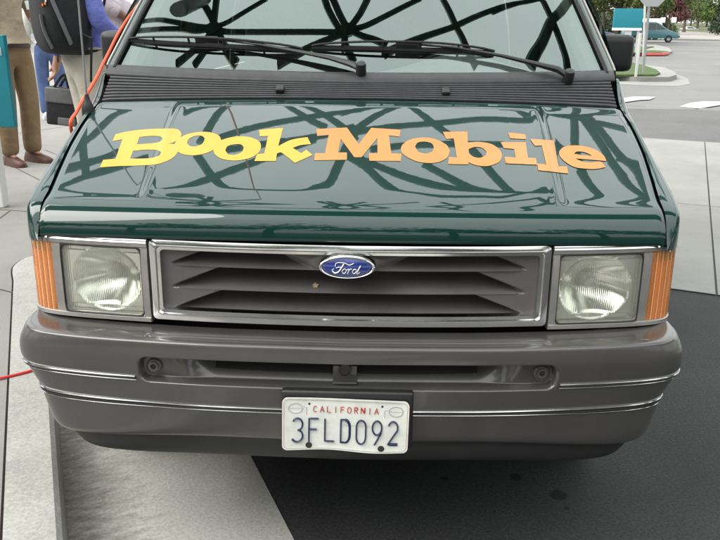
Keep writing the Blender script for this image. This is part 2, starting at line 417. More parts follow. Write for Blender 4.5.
for s in SIDES:
    fl = s > 0
    shell.grid(lambda y, t: upper(s, y, t), lin(.93, 4.4, 90), [.9, .95, 1], flip=fl)
    shell.grid(lambda y, t: upper(s, y, t), lin(.93, 4.4, 90), [0, .03], flip=fl)
    for a, b in ((.93, 1.18), (2.0, 2.14), (3.1, 3.22), (4.28, 4.4)):
        shell.grid(lambda y, t: upper(s, y, t), lin(a, b, 6), lin(.03, .9, 8), flip=fl)
    tm = MB()
    for a, b in ((.95, 1.18), (2.0, 2.14), (3.1, 3.22), (4.28, 4.39)): tm.grid(lambda y, t: upper(s, y, t)-Vector((s*.02, 0, 0)), lin(a-.012, b+.012, 6), lin(-.1, 1, 10))
    tm.grid(lambda y, k: side_pt(s, y, k)-Vector((s*.03, 0, 0)), lin(1.0, 4.36, 20), lin(2, 6, 6)); tm.build('side_trim', M['cabin'], VAN)
    for a, b in ((1.18, 2.0), (2.14, 3.1), (3.22, 4.28)):
        MB().grid(lambda y, t: upper(s, y, t)-Vector((s*.004, 0, 0)), lin(a-.02, b+.02, 10), lin(.01, .92, 8), flip=fl).build('side_window', M['sideglass'], VAN)
# roof and back
shell.grid(lambda u, y: (lambda e: Vector((e.x*u, y-(.075*(1-u*u) if y < 1.7 else 0), e.z+.045*(1-abs(u)**2.5))))(ROOFEDGE(1, y)), lin(-1, 1, 25), [1.56, 1.62, 1.7, 1.8, 1.95, 2.3, 3.0, 3.8, 4.3, 4.4], flip=False)
shell.grid(lambda u, t: Vector((u*(.85 if t < .5 else .85-.12*(t-.5)/.5), 4.4-.02*t, .32+1.47*t)), lin(-1, 1, 9), lin(0, 1, 9))
SHELL = shell.build('body_shell', M['paint_plain'], VAN, angle=60)
# windscreen
WE = Curve1([0, .5, 1], [.800, .750, .690], [.905, 1.19, 1.575], [1.277, 1.496, 1.765])
def wind(u, v):
    x, y, z = WE(v); b = 1-u*u
    return Vector((x*u, y-(.062-.01*v)*b, z-(.012-.03*v)*b))
SCREEN = MB().grid(wind, lin(-1, 1, 60), lin(0, 1, 40)).build('windscreen', M['glass'], VAN, angle=180)
SB = bvh_of(SCREEN)
# pillars with seal and drip rail
for s in SIDES:
    pb = MB(); sec = []
    for v in lin(-.03, 1.02, 24):
        e = wind(s*1.0, max(0, min(1, v))); e = e+(Vector((0, .012, .009))*(v-max(0, min(1, v)))*30)
        sec.append([e+Vector((-s*.004, -.006, .006)), e+Vector((s*.010, .000, .010)), e+Vector((s*.022, .016, .008)), e+Vector((s*.031, .045, -.004)), e+Vector((s*.030, .075, -.03)), e+Vector((-s*.01, .06, -.04))])
    V = [p for q in sec for p in q]; k = 6
    F = [(i*k+j, i*k+(j+1) % k, (i+1)*k+(j+1) % k, (i+1)*k+j) for i in range(len(sec)-1) for j in range(k)]
    pb.add(V, F); PIL = pb.build('front_pillar', M['paint'], VAN, angle=50)
    MB().tube([q[2]+Vector((s*.004, .004, .003)) for q in sec], .0045, 6).build('drip_rail', M['satin'], PIL)
    MB().tube([q[0]+Vector((-s*.002, 0, 0)) for q in sec], .0065, 6).build('window_seal', M['rubber'], PIL)
    ib = MB().tube([wind(s*.965, v)+Vector((0, .035, -.03)) for v in lin(0, 1, 14)], .032, 8); ib.build('pillar_trim', M['cabin'], PIL)
# cowl: smooth lip under the glass and ribbed vent
hr = lambda u: hood_pt(u, 1)
def cowlp(u, t):
    a = hr(u*.993)+Vector((0, .006, .004)); b = wind(u, 0)+Vector((0, -.040, -.024)); b.x = a.x+(b.x-a.x)
    p = a+(b-a)*t; ph = (t*8) % 1
    return p+Vector((0, -.5, .86))*((.0065*(1-abs(2*min(1, ph/.72)-1)**4) if ph < .72 else 0)-.004)
ts = []
for k in range(8): ts += [(k+f)/8 for f in (0, .06, .14, .3, .5, .6, .68, .72, .74, .98)]
COWL = MB().grid(cowlp, lin(-1, 1, 60), ts+[1]).build('cowl_grille', M['cowl'], VAN, angle=30)
lb = MB()
def lip(u, t):
    b = wind(u, 0)+Vector((0, -.040, -.026)); c = wind(u, 0)+Vector((0, .002, .004)); an = t*pi
    m = (b+c)/2; h = (c-b)/2
    return m-h*cos(an)+Vector((0, -.45, .9))*(.009*sin(an)**.7)
lb.grid(lip, lin(-1.02, 1.02, 60), lin(0, 1, 12)); LIPO = lb.build('cowl_panel', M['cowl'], VAN, angle=60)
ub = MB().grid(lambda u, t: hr(u)+(wind(u, 0)-hr(u))*t+Vector((0, .0, -.025)), lin(-1, 1, 20), [0, 1]); ub.build('cowl_tray', M['dark'], VAN)
CB = bvh_of(COWL, LIPO)
for x, y in ((280.5, 90.5), (445.5, 92)):
    p = on_sheet(CB, x, y, .004)
    MB().box(p+Vector((0, -.004, .003)), (.026, .03, .016), Matrix.Rotation(radians(28), 3, 'X'), .005).build('washer_nozzle', M['black'], VAN)
# wipers
def wp(x, y, off):
    d = ray(x, y).normalized(); best = None
    for T in (SB, CB):
        h, n, _, dist = T.ray_cast(CAM, d)
        if h and (best is None or dist < best[1]): best = (h+(n if n.dot(d) < 0 else -n)*off, dist)
    return best[0]
for piv, arm, blade, clip in (((361, 74), [(361, 74, .018), (352, 70, .024), (330, 63.5, .024), (300, 57, .022), (262, 50, .022), (210, 43, .020)], [(129, 41.5), (170, 44.5), (210, 46.5), (255, 49), (303, 51.5)], (208, 44)),
                        ((567, 80), [(567, 80, .018), (556, 75.5, .024), (533, 69.5, .024), (500, 61, .022), (455, 53, .022), (405, 48, .020)], [(312, 48.5), (360, 49.5), (405, 50.5), (450, 51.8), (494, 54)], (407, 49))):
    a = MB(); pts = [wp(*p) for p in arm]
    a.tube(pts, [.013, .015, .011, .008, .006, .005], 8, flat=.7); a.lathe([(0, .012), (.014, .010), (.017, 0), (.017, -.03)], pts[0]+Vector((0, -.003, .01)), (0, -.5, .86), 12)
    W = a.build('wiper', M['black'], VAN)
    b = MB(); bl = [wp(x, y, .006) for x, y in blade]; bl = catmull(bl, 6)
    b.tube(bl, .004, 6, flat=2.0)
    n_ = len(bl); bow = [p+Vector((0, -.011, .019))*(1-abs(2*i/(n_-1)-1)**2.6)+Vector((0, -.002, .004)) for i, p in enumerate(bl)]
    b.tube(bow, .0042, 6)
    for f in (.18, .38, .62, .82):
        i = int(f*(n_-1)); b.tube([bl[i], bow[i]], .004, 6)
    b.box(wp(*clip, .017), (.075, .018, .02), Matrix.Rotation(radians(35), 3, 'X'), .004)
    b.build('blade', M['rubber'], W)
# cabin -----------------------------------------------------------
ck = MB()
def dashp(u, t):
    hump = .075*math.exp(-((u*.75-.34)/.20)**2)*sstep(.25, .85, t)
    e = wind(u*.97, 0)
    return Vector((e.x, e.y+.02+.42*t-.05*u*u*t, e.z-.03+hump+.012*sin(t*pi)-(.10*max(0, t-.9)*10)))
ck.grid(dashp, lin(-1, 1, 50), lin(0, 1, 24)); ck.grid(lambda u, t: dashp(u, 1)+Vector((0, .02*t, -.4*t)), lin(-1, 1, 30), lin(0, 1, 4))
ck.build('dashboard', M['dash'], VAN, angle=60)
sw = MB(); c = Vector((.36, 1.52, 1.16)); ax = Vector((0, -.75, .66)).normalized(); e1 = Vector((1, 0, 0)); e2 = ax.cross(e1)
sw.tube([c+(e1*cos(a)+e2*sin(a))*.19 for a in lin(0, 2*pi, 37)], .015, 8, caps=False)
for a in (0, pi, -pi/2): sw.tube([c, c+(e1*cos(a)+e2*sin(a))*.19], .012, 6)
sw.tube([c, c+ax*-.02+Vector((0, -.25, -.12))], .03, 8); sw.build('steering_wheel', M['black'], VAN)
for x in (-.36, .36):
    b = MB().box((x, 2.02, .78), (.52, .52, .16), bev=.05).box((x, 2.30, 1.14), (.50, .14, .66), Matrix.Rotation(radians(-12), 3, 'X'), .05)
    S = b.build('seat', M['seat'], VAN); MB().box((x, 2.39, 1.55), (.28, .09, .17), bev=.035).build('headrest', M['seat'], S)
MB().box((0, 2.7, .40), (1.62, 3.3, .06)).build('cabin_floor', M['cabin'], VAN)
MB().box((0, .58, .60), (1.30, .50, .50)).box((0, 2.3, .32), (1.3, 4.1, .10)).build('underbody', M['dark'], VAN)
MB().tube([Vector((-.06, 1.40, 1.66)), Vector((-.01, 1.36, 1.60))], .008, 6).box((0, 1.37, 1.575), (.24, .03, .07), bev=.012).build('rear_view_mirror', M['black'], VAN)
# wheels -----------------------------------------------------------
for y in AX:
    for s in SIDES:
        c = Vector((s*.735, y, RW)); ax = Vector((s, 0, 0))
        w = MB().lathe([(.20, -.10), (.27, -.105), (.315, -.09), (RW, -.06), (RW, .06), (.315, .09), (.27, .105), (.20, .10)], c, ax, 40)
        for k in range(36):
            a = 2*pi*k/36; w.box(c+Vector((0, cos(a)*RW, sin(a)*RW)), (.15, .035, .006), Matrix.Rotation(a-pi/2, 3, 'X'))
        W = w.build('wheel', M['tyre'], VAN, angle=35)
        r = MB().lathe([(.20, .10), (.19, .07), (.14, .055), (.06, .075), (0, .078)], c, ax, 30).lathe([(.20, -.10), (0, -.05)], c, ax, 30)
        for k in range(5): a = 2*pi*k/5; r.tube([c+ax*.08+Vector((0, cos(a), sin(a)))*.05, c+ax*.075+Vector((0, cos(a), sin(a)))*.19], .022, 6)
        r.build('rim', M['rim'], W)
# grille ----------------------------------------------------------
fpx = [0, .15, .3, .5, .62, .72, .775, .805, .823, .830, .831]; fpy = [.100, .1035, .111, .130, .145, .162, .178, .195, .225, .27, .33]
fpl = [0]
for i in range(1, 11): fpl.append(fpl[-1]+sqrt((fpx[i]-fpx[i-1])**2+(fpy[i]-fpy[i-1])**2))
FPc = Curve1(fpl, fpx, fpy)
def FP(p, z, d=0):                       # front panel: p runs across and round the corner, d is depth behind it
    s = -1 if p < 0 else 1; x, y = FPc(abs(p)); x2, y2 = FPc(min(abs(p)+.004, fpl[-1])); x1, y1 = FPc(max(abs(p)-.004, 0))
    t = Vector((x2-x1, y2-y1)).normalized() if abs(p) > .002 else Vector((1, 0))
    return Vector((s*(x-t.y*d), y+t.x*d+(z-.8)*.03, z))
lips = [.731, .788, .848, .905]
def gdepth(x, z):
    k = 0 if z < lips[1] else (1 if z < lips[2] else 2)
    h = lips[k+1]-lips[k]; s_ = (z-lips[k])/h
    t = max(0, min(1.02, (.440-abs(x+.003))/.135))
    if s_ < 0: return .004
    d = .0
    blend = 1-sstep(-.03, .13, max(0, s_-t*.93)) if s_ >= t*.93 else 1
    GD = .125
    d = GD*s_**.9 if s_ < t*.93 else GD*(t*.93)**.9*blend
    d -= .005*math.exp(-(s_/.13)**2)*min(1, t*5)
    E = sqrt(((x+.008)/.082)**2+((z-.866)/.030)**2)
    if z > lips[2]-.004: d = min(d, max(-.002, (E-1)*.055))
    return d
gb = MB(); gxs = lin(-.472, .472, 250); gzs = lin(.722, .898, 114)
gb.grid(lambda x, z: FP(x, z, .014+gdepth(x, z)), gxs, gzs)
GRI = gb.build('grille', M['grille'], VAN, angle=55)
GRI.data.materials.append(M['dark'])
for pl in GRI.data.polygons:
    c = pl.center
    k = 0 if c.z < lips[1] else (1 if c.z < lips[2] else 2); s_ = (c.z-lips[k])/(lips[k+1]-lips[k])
    if abs(c.x+.003) < .31 and s_ > .60 and gdepth(c.x, c.z) > .055: pl.material_index = 1  # slots, plus the blades' deep shade put into the colour
o_ = densify(rrect(-.490, .490, .7085, .908, .008), .02); 
def samecount(o, x0, x1, z0, z1, X0, X1, Z0, Z1):
    out = []
    for (x, z) in o:
        out.append((x0+(x-X0)/(X1-X0)*(x1-x0), z0+(z-Z0)/(Z1-Z0)*(z1-z0)))
    return out
def frame(mb, X0, X1, Z0, Z1, w, r, d0, d1, wt=None):   # bowed bright frame with a step on its inner side
    wt = wt or w
    o = densify(rrect(X0, X1, Z0, Z1, r), .012); n = len(o)
    ins = lambda f: samecount(o, X0+w*f, X1-w*f, Z0+w*f, Z1-wt*f, X0, X1, Z0, Z1)
    rows = [(0, d1), (0, d0+.005), (.45, d0), (.62, d0), (.72, d0+.004), (1, d0+.005), (1, d1)]
    V = []; F = []
    for f, d in rows: V += [FP(x, z, d) for x, z in ins(f)]
    for k in range(len(rows)-1): F += [(k*n+i, k*n+(i+1) % n, (k+1)*n+(i+1) % n, (k+1)*n+i) for i in range(n)]
    mb.add(V, F); return mb
GF = frame(MB(), -.491, .491, .7085, .9135, .027, .012, -.006, .03, .0235).build('grille_frame', M['chrome'], GRI, angle=35)
MB().grid(lambda x, z: FP(x, z, .15), lin(-.70, .70, 40), [.68, .9]).build('radiator_panel', M['dark'], VAN)
# emblem
EC = P(347, 267.2, .082); EA, EBz = .0665, .0262
def emb(r, a, h=0):
    return EC+Vector((EA*r*cos(a), -.008*(1-r*r)-h, EBz*r*sin(a)))+Vector((0, .03, 0))*(EBz*r*sin(a))*4
eb = MB().grid(lambda a, r: emb(r, a), lin(0, 2*pi, 65), [.001, .2, .4, .6, .8, .9]); EMB = eb.build('emblem', M['emblem'], GRI, angle=180)
MB().grid(lambda a, t: emb(.89+.15*t, a, .004*sin(t*pi)-(.03 if t > .99 else 0)), lin(0, 2*pi, 65), [0, .15, .3, .5, .7, .85, 1]).tube([emb(.82, a, .0006) for a in lin(0, 2*pi, 60)], .0007, 5).build('emblem_rim', M['chrome'], EMB, angle=60)
def ep(x, y):
    u = (x-352)/278*1.0; w = -(y-215)/108*1.0
    r = sqrt(u*u+w*w); return emb(r, atan2(w, u), .0012)
sb = MB()
for w_, st in ((.0021, [(238,200),(240,178),(262,164),(330,166),(375,184),(420,168)]), (.0022, [(322,172),(298,210),(268,252),(232,266),(208,242),(222,222)]), (.0016, [(244,214),(275,206),(304,210)]),
               (.0018, [(322,222),(306,244),(314,266),(334,262),(346,238),(336,222),(322,222)]), (.0014, [(338,226),(352,232),(366,222)]), (.0019, [(368,220),(372,236),(358,270)]), (.0017, [(366,248),(384,224),(404,222)]),
               (.0018, [(446,228),(424,226),(408,246),(416,268),(434,262),(450,238)]), (.0021, [(488,190),(466,228),(450,262),(462,272),(482,252)])):
    sb.tube(catmull([ep(*p) for p in st], 6), w_, 6, flat=.5)
sb.build('script', M['white'], EMB, angle=60)
# headlight modules --------------------------------------------------
M['lens'] = bpy.data.materials.new('headlight_lens'); M['lens'].use_nodes = True
N, L = nt(M['lens']); b = N['Principled BSDF']; b.inputs['Transmission Weight'].default_value = 1; b.inputs['IOR'].default_value = 1.25; b.inputs['Roughness'].default_value = .03; b.inputs['Base Color'].default_value = (.96, .97, .92, 1)
tc = N.new('ShaderNodeTexCoord'); wv = N.new('ShaderNodeTexWave'); wv.bands_direction = 'X'; wv.inputs['Scale'].default_value = 62; wv.inputs['Distortion'].default_value = .2
w2 = N.new('ShaderNodeTexWave'); w2.bands_direction = 'Z'; w2.inputs['Scale'].default_value = 9; w2.inputs['Distortion'].default_value = .3
ad = N.new('ShaderNodeMath'); ad.operation = 'MULTIPLY_ADD'; ad.inputs[1].default_value = .5
L.new(tc.outputs['Object'], wv.inputs['Vector']); L.new(tc.outputs['Object'], w2.inputs['Vector']); L.new(w2.outputs['Fac'], ad.inputs[0]); L.new(wv.outputs['Fac'], ad.inputs[2])
bp = N.new('ShaderNodeBump'); bp.inputs['Strength'].default_value = .28; bp.inputs['Distance'].default_value = .002; L.new(ad.outputs[0], bp.inputs['Height']); L.new(bp.outputs['Normal'], b.inputs['Normal'])
tr = N.new('ShaderNodeBsdfDiffuse'); tr.inputs['Color'].default_value = (.72, .72, .64, 1); mx = N.new('ShaderNodeMixShader'); mx.inputs[0].default_value = .13
L.new(b.outputs[0], mx.inputs[1]); L.new(tr.outputs[0], mx.inputs[2]); L.new(mx.outputs[0], N['Material Output'].inputs['Surface'])
M['reflector'] = mat('reflector', (.80, .80, .76), .10, metal=1, bump=.03, bscale=40)
M['amber'] = mat('amber_lens', (1, .44, .13), .05, coat=1, coat_rough=.02)
b = M['amber'].node_tree.nodes['Principled BSDF']; b.inputs['Transmission Weight'].default_value = .68; b.inputs['IOR'].default_value = 1.3
M['amber_glint'] = mat('amber_groove_glint', (.85, .38, .19), .08, coat=1, coat_rough=.02)  # paler tone stands in for reflected glints between the lens ribs
for s in SIDES:
    bz = MB()
    def bar(p0, p1, z0, z1, d0=-.004, d1=.03, n=20):
        ps = lin(p0, p1, n); rows = [(0, d1), (0, d0+.003), (.15, d0), (.85, d0), (1, d0+.003), (1, d1)]
        bz.grid(lambda p, k: FP(s*p, z0+(z1-z0)*rows[k][0], rows[k][1]), ps, range(6))
        for p in (p0, p1): bz.add([FP(s*p, z0+(z1-z0)*f, d) for f, d in rows], [tuple(range(6))])
    pe = fpl[-1]-.02
    bar(.4965, pe, .8905, .9115, n=40); bar(.4965, pe, .6985, .7120, n=40); bar(.4965, .513, .712, .8905, n=4); bar(.728, .750, .712, .8905, n=4)
    BZ = bz.build('headlight', M['satin'], VAN, angle=40)
    # bright top edge
    MB().grid(lambda p, k: FP(s*p, .9122-.0085*(k > 0), -.0058+(.0045 if k == 0 else 0)), lin(.4970, pe, 40), [0, 1]).build('bright_edge', M['chrome'], BZ)
    # bowl behind the lens
    cx, cz = s*.615, .80
    def bowl(x, z):
        r = sqrt(((x-.615)/.093)**2+((z-.802)/.083)**2)
        return FP(s*x, z, .012+(.075*(1-r*r) if r < 1 else 0)+.004*(abs(z-.802) > .07))
    MB().grid(bowl, lin(.511, .730, 70), lin(.708, .894, 60)).build('reflector', M['reflector'], BZ, angle=50)
    bu = MB().lathe([(0, .030), (.012, .028), (.017, .018), (.017, -.02)], FP(s*.615, .806, .055), (0, -1, .1), 16); bu.build('bulb_shield', M['satin'], BZ)
    rr = densify(rrect(.5135, .7275, .7125, .8900, .016), .01)
    lm = MB(); n = len(rr)
    for rev, d in ((0, .002), (1, .007)):
        V = []; F = []; K = 9
        for k in range(K+1):
            f = 1-k/K if k < K else .02
            V += [FP(s*(.6205+(x-.6205)*f), .80125+(z-.80125)*f, d-.008*(1-f*f)) for x, z in rr]
        for k in range(K): F += [(k*n+i, k*n+(i+1) % n, (k+1)*n+(i+1) % n, (k+1)*n+i) for i in range(n)]
        F.append(tuple(K*n+i for i in range(n))); lm.add(V, F)
    e = (9+1)*n; lm.f += [(i, (i+1) % n, e+(i+1) % n, e+i) for i in range(n)]
    lm.build('lens', M['lens'], BZ, angle=40)
    gk = MB().tube([FP(s*x, z, .0) for x, z in rr+rr[:1]], .0028, 6, caps=False); gk.build('lens_gasket', M['valance'], BZ)
    # amber marker wrapping the corner
    am = MB(); p0, p1 = .752, pe-.003; nr = 11
    def amp(p, z, th=0):
        ph = (p-p0)/(p1-p0)*nr; rb = .0034*(1-abs(2*(ph % 1)-1))+.0004*sin(z*900)
        sl = (z-.8)*-.03*s*0
        return FP(s*p, z, .002-rb+th)
    ps = lin(p0, p1, 121); zs_ = lin(.7125, .8900, 60)
    am.grid(amp, ps, zs_); am.grid(lambda p, z: FP(s*p, z, .008), ps[::6], zs_[::10], flip=True)
    for z in (.7125, .89): am.grid(lambda p, t: FP(s*p, z, .008*t+.001), ps[::6], [0, 1])
    TS = am.build('turn_signal', M['amber'], VAN, angle=50); TS.data.materials.append(M['amber_glint'])
    pxy = [tuple(FPc(q_)) for q_ in ps]
    for pl in TS.data.polygons:
        c = pl.center; k_ = min(range(121), key=lambda i: (pxy[i][0]-abs(c.x))**2+(pxy[i][1]+(c.z-.8)*.03-c.y)**2)
        ph = ((ps[k_]-p0)/(p1-p0)*nr) % 1
        if min(ph, 1-ph) < .13: pl.material_index = 1
    MB().grid(lambda p, z: FP(s*p, z, .020+.012*sin((p-p0)/(p1-p0)*pi)), lin(p0-.01, p1, 16), lin(.70, .90, 8)).build('reflector', M['reflector'], TS)
    MB().lathe([(0, .05), (.014, .045), (.021, .02), (.018, -.01), (.010, -.03), (.010, -.05)], FP(s*(p0*.5+p1*.5), .775, .024), (0, 0, 1), 14).build('highlight_bulb', M['white'], TS)  # white shape added behind the lens to show as its highlight
# bumper -----------------------------------------------------------
PL = Curve1([0, .3, .55, .7, .78, .83, .87, .91, 1], [0, .36, .66, .83, .915, .958, .985, 1, 1], [-.02, -.011, .012, .035, .055, .075, .105, .17, .60])
bprof = [(.692, .120, .776), (.697, .075, .790), (.701, .034, .802), (.7015, .012, .811), (.698, .0018, .818), (.688, -.001, .825), (.660, -.003, .838), (.630, -.001, .842), (.606, .001, .837), (.575, .003, .823), (.536, .005, .805), (.500, .008, .796), (.462, .012, .783), (.447, .018, .770), (.439, .032, .750)]
def bp_z(z):
    for i in range(len(bprof)-1):
        if bprof[i][0] >= z >= bprof[i+1][0]: return i+(bprof[i][0]-z)/(bprof[i][0]-bprof[i+1][0])
    return 0
bpv = [Vector(p) for p in bprof]
def bump(t, k, extra=0):
    z, d, W = catmull_pt(bpv, min(int(k), len(bpv)-2), k-min(int(k), len(bpv)-2))
    xn, y = PL(abs(t)); s = -1 if t < 0 else 1
    x = xn*W
    if z < .536: z -= .034*sstep(.3, .9, abs(t))*min(1, (.536-z)/.09)
    if extra == 0:
        # opening across the middle
        r = .025; qx = abs(x+.003)-(.502-r); qz = abs(z-.626)-(.034-r)
        sd = sqrt(max(qx, 0)**2+max(qz, 0)**2)+min(max(qx, qz), 0)-r
        m = 1-sstep(-.0075, .001, sd)
        s_ = max(0, min(1, (z-.594)/.06)); tt = max(0, min(1, (.43-abs(x+.003))/.12)); tt = tt*tt*(3-2*tt)
        d += m*(.026+tt*.062*s_**1.1)
        # stepped shelf below the grille
        if k < 4: z -= .006*(1-sstep(.475, .49, abs(x)))*(1-sstep(.040, .050, d))*sstep(.016, .022, d)
    d += extra
    # at the sides the inset works sideways through W
    return Vector((s*x, y+d, z)) if extra == 0 else Vector((s*(x-extra*sstep(.80, .92, abs(t))), y+d, z))
tl = sorted(set(lin(-1, 1, 41)+lin(-.93, .93, 420)))
kl = sorted(set(lin(0, 5, 50)+lin(5, 9.2, 90)+lin(9.2, 14, 50)))
bb = MB().grid(bump, tl, kl)
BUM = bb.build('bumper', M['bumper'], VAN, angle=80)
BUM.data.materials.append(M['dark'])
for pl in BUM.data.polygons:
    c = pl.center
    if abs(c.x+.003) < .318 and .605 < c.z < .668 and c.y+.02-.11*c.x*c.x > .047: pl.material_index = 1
bb2 = bvh_of(BUM)
def tz(z, t): return bump(t, bp_z(z))
def strip(z, t0, t1):
    k = bp_z(z); q = lambda dz: [bump(t, bp_z(z+dz), -.0015) for t in lin(t0, t1, 90)]
    o = MB().tube(q(0), .0027, 6).tube(q(-.0105), .0012, 6).build('bright_trim', M['chrome'], BUM)
    MB().tube(q(-.0062), .0026, 6).build('trim_groove', M['dark'], BUM)
strip(.536, -.905, .905); strip(.606, -.91, -.506); strip(.606, .506, .91)
# lower black valance
vp = [(.455, .024, .762), (.43, .034, .752), (.40, .040, .738), (.375, .052, .720), (.36, .08, .69)]
def val(t, k):
    i = min(int(k), 3); z, d, W = catmull_pt([Vector(p) for p in vp], i, k-i); xn, y = PL(abs(t)*.99); z -= .026*sstep(.3, .9, abs(t))
    return Vector(((-1 if t < 0 else 1)*xn*W, y+d, z))
MB().grid(val, lin(-1, 1, 120), lin(0, 4, 17)).build('valance', M['valance'], VAN, angle=60)
# sockets at the ends of the opening and tow bracket
for x, y in ((155, 364.5), (541, 371.5)):
    q = P(x, y, .030); q.y = .0215; sk = MB().lathe([(.0, .002), (.006, .002), (.007, .006), (.011, .006), (.0115, .001), (.0155, .001), (.017, .0045), (.019, .003), (.0195, -.02)], q, (0, -1, .12), 28)
    S = sk.build('bumper_socket', M['bumper'], BUM, angle=30); MB().lathe([(0, .0035), (.0062, .003)], q, (0, -1, .12), 16).build('socket_hole', M['dark'], S)
q = P(345, 370.5, .012)
br = MB().box(q+Vector((0, .004, -.008)), (.058, .006, .040), bev=.002).box(q+Vector((0, -.004, -.028)), (.058, .02, .005), bev=.0015)
BR = br.build('centre_bracket', M['bumper'], BUM)
MB().lathe([(0, .003), (.012, .003), (.013, .006), (.016, .006), (.0165, 0)], q+Vector((0, 0, .002)), (0, -1, .1), 24).build('bolt', M['bolt'], BR)
# number plate -----------------------------------------------------
PO = P(345.3, 425.3, -.047)
PT = Matrix.Rotation(radians(1.0), 3, 'Y')
def pp(u, w, off=0):                     # u across, w up, metres from the plate centre
    wave = .0035*sin(u*26+.6)*(-w/.07 if w < 0 else .25)+.004*(u/.15)**2
    v = PT @ Vector((u, 0, w+(.0022*sin(u*30+2.2) if w < -.03 else 0)*(-w/.07)))
    return PO+v+Vector((0, -wave-off+.06*w, 0))
rr = densify(rrect(-.149, .149, -.066, .066, .012), .006); n = len(rr); pb = MB()
K = 10; V = []; F = []
for k in range(K+1):
    f = 1-k/K if k < K else .01; V += [pp(x*f, z*f, .0012*(1 if k == 0 else 0)) for x, z in rr]
for k in range(K): F += [(k*n+i, k*n+(i+1) % n, (k+1)*n+(i+1) % n, (k+1)*n+i) for i in range(n)]
pb.add(V, F+[tuple(K*n+i for i in range(n))]); m0 = len(pb.v)
pb.add([pp(x, z, -.003) for x, z in rr], []); pb.f += [(i, (i+1) % n, m0+(i+1) % n, m0+i) for i in range(n)]
PLT = pb.build('licence_plate', M['plate'], VAN, angle=60)
MB().tube([pp(x*.975, z*.95, .0004) for x, z in rr+rr[:1]], .0011, 5, caps=False).build('raised_border', M['plate_grey'], PLT)
MB().tube([pp(x, z-.0008, -.0012) for x, z in rr+rr[:1]], .0009, 5, caps=False).build('red_edge', M['plate_red'], PLT)
mb_ = MB().box(PO+Vector((.004, .022, .008)), (.312, .024, .148), bev=.008); mb_.build('plate_mount', M['black'], PLT)
A = lambda cx, cy, rx, ry, a0, a1, n=12: [(cx+rx*cos(radians(a)), cy+ry*sin(radians(a))) for a in lin(a0, a1, n)]
GLY = {'3': [A(.5, .74, .46, .26, 150, -80)+A(.46, .25, .5, .25, 85, -150)], 'F': [[(.1, 0), (.1, 1), (.95, 1)], [(.1, .54), (.8, .54)]], 'L': [[(.1, 1), (.1, .03), (.95, .03)]],
       'D': [[(.1, 0), (.1, 1), (.5, 1)]+A(.5, .65, .42, .35, 90, 0)+A(.5, .35, .42, .35, 0, -90)+[(.1, 0)]], '0': [A(.5, .72, .42, .28, 0, 180)+A(.5, .28, .42, .28, 180, 360)+[(.92, .72)]],
       '9': [A(.5, .70, .42, .30, 0, 360, 20), [(.92, .70), (.85, .45), (.3, 0)]], '2': [A(.5, .72, .42, .28, 160, -20)+[(.08, .03), (.95, .03)]],
       'C': [A(.5, .5, .45, .5, 50, 310)], 'A': [[(0, 0), (.5, 1), (1, 0)], [(.2, .35), (.8, .35)]], 'I': [[(.5, 0), (.5, 1)]], 'O': [A(.5, .5, .45, .5, 0, 360, 18)],
       'R': [[(.1, 0), (.1, 1), (.5, 1)]+A(.5, .75, .4, .25, 90, -90)+[(.1, .5)], [(.45, .5), (.95, 0)]], 'N': [[(.05, 0), (.05, 1), (.95, 0), (.95, 1)]]}
def write(txt, u0, pitch, w0, cw, ch, r, m, skew=0):
    b = MB()
    for i, ch_ in enumerate(txt):
        for st in GLY[ch_]:
            d = []
            for a, bb_ in zip(st, st[1:]):
                for k in range(4): d.append((a[0]+(bb_[0]-a[0])*k/4, a[1]+(bb_[1]-a[1])*k/4))
            d.append(st[-1]); b.tube([pp(u0+i*pitch+(x-.5)*cw, w0+y*ch, .0004) for x, y in d], r, 6, flat=.5)
    return b.build('plate_lettering', m, PLT, angle=60)
write('3FLD092', -.1128, .0376, -.0450, .0262, .0600, .0042, M['plate_blue'])
write('CALIFORNIA', -.0715, .0160, .032, .0098, .0150, .0017, M['plate_red'])
for u in (-.118, .118):
    tb = MB()
    tb.tube([pp(u+.0165*cos(a), 0.0405+.0125*sin(a), .0003) for a in lin(0, 2*pi, 24)], .0011, 5, caps=False)
    tb.tube([pp(u+x, 0.0405+z, .0003) for x, z in ((-.016, .0), (.016, .0))], .0007, 4)
    tb.tube([pp(u+x, 0.0405+z, .0003) for x, z in ((-.026, -.016), (-.026, .002), (-.02, .004))], .0007, 4); tb.tube([pp(u+x, 0.0405+z, .0003) for x, z in ((.02, .004), (.026, .002), (.026, -.016))], .0007, 4)
    tb.build('sticker_box', M['plate_grey'], PLT)
for u in (-.086, .086):
    MB().lathe([(0, .0022), (.005, .002), (.0078, .0012), (.008, -.002)], pp(u, -.0545), (0, -1, 0), 14).build('plate_bolt', M['bolt'], PLT)
    MB().lathe([(0, .0008), (.0028, .0007)], pp(u*.45+(.047 if u > 0 else -.047), .052), (0, -1, 0), 10).build('bolt_hole', M['dark'], PLT)
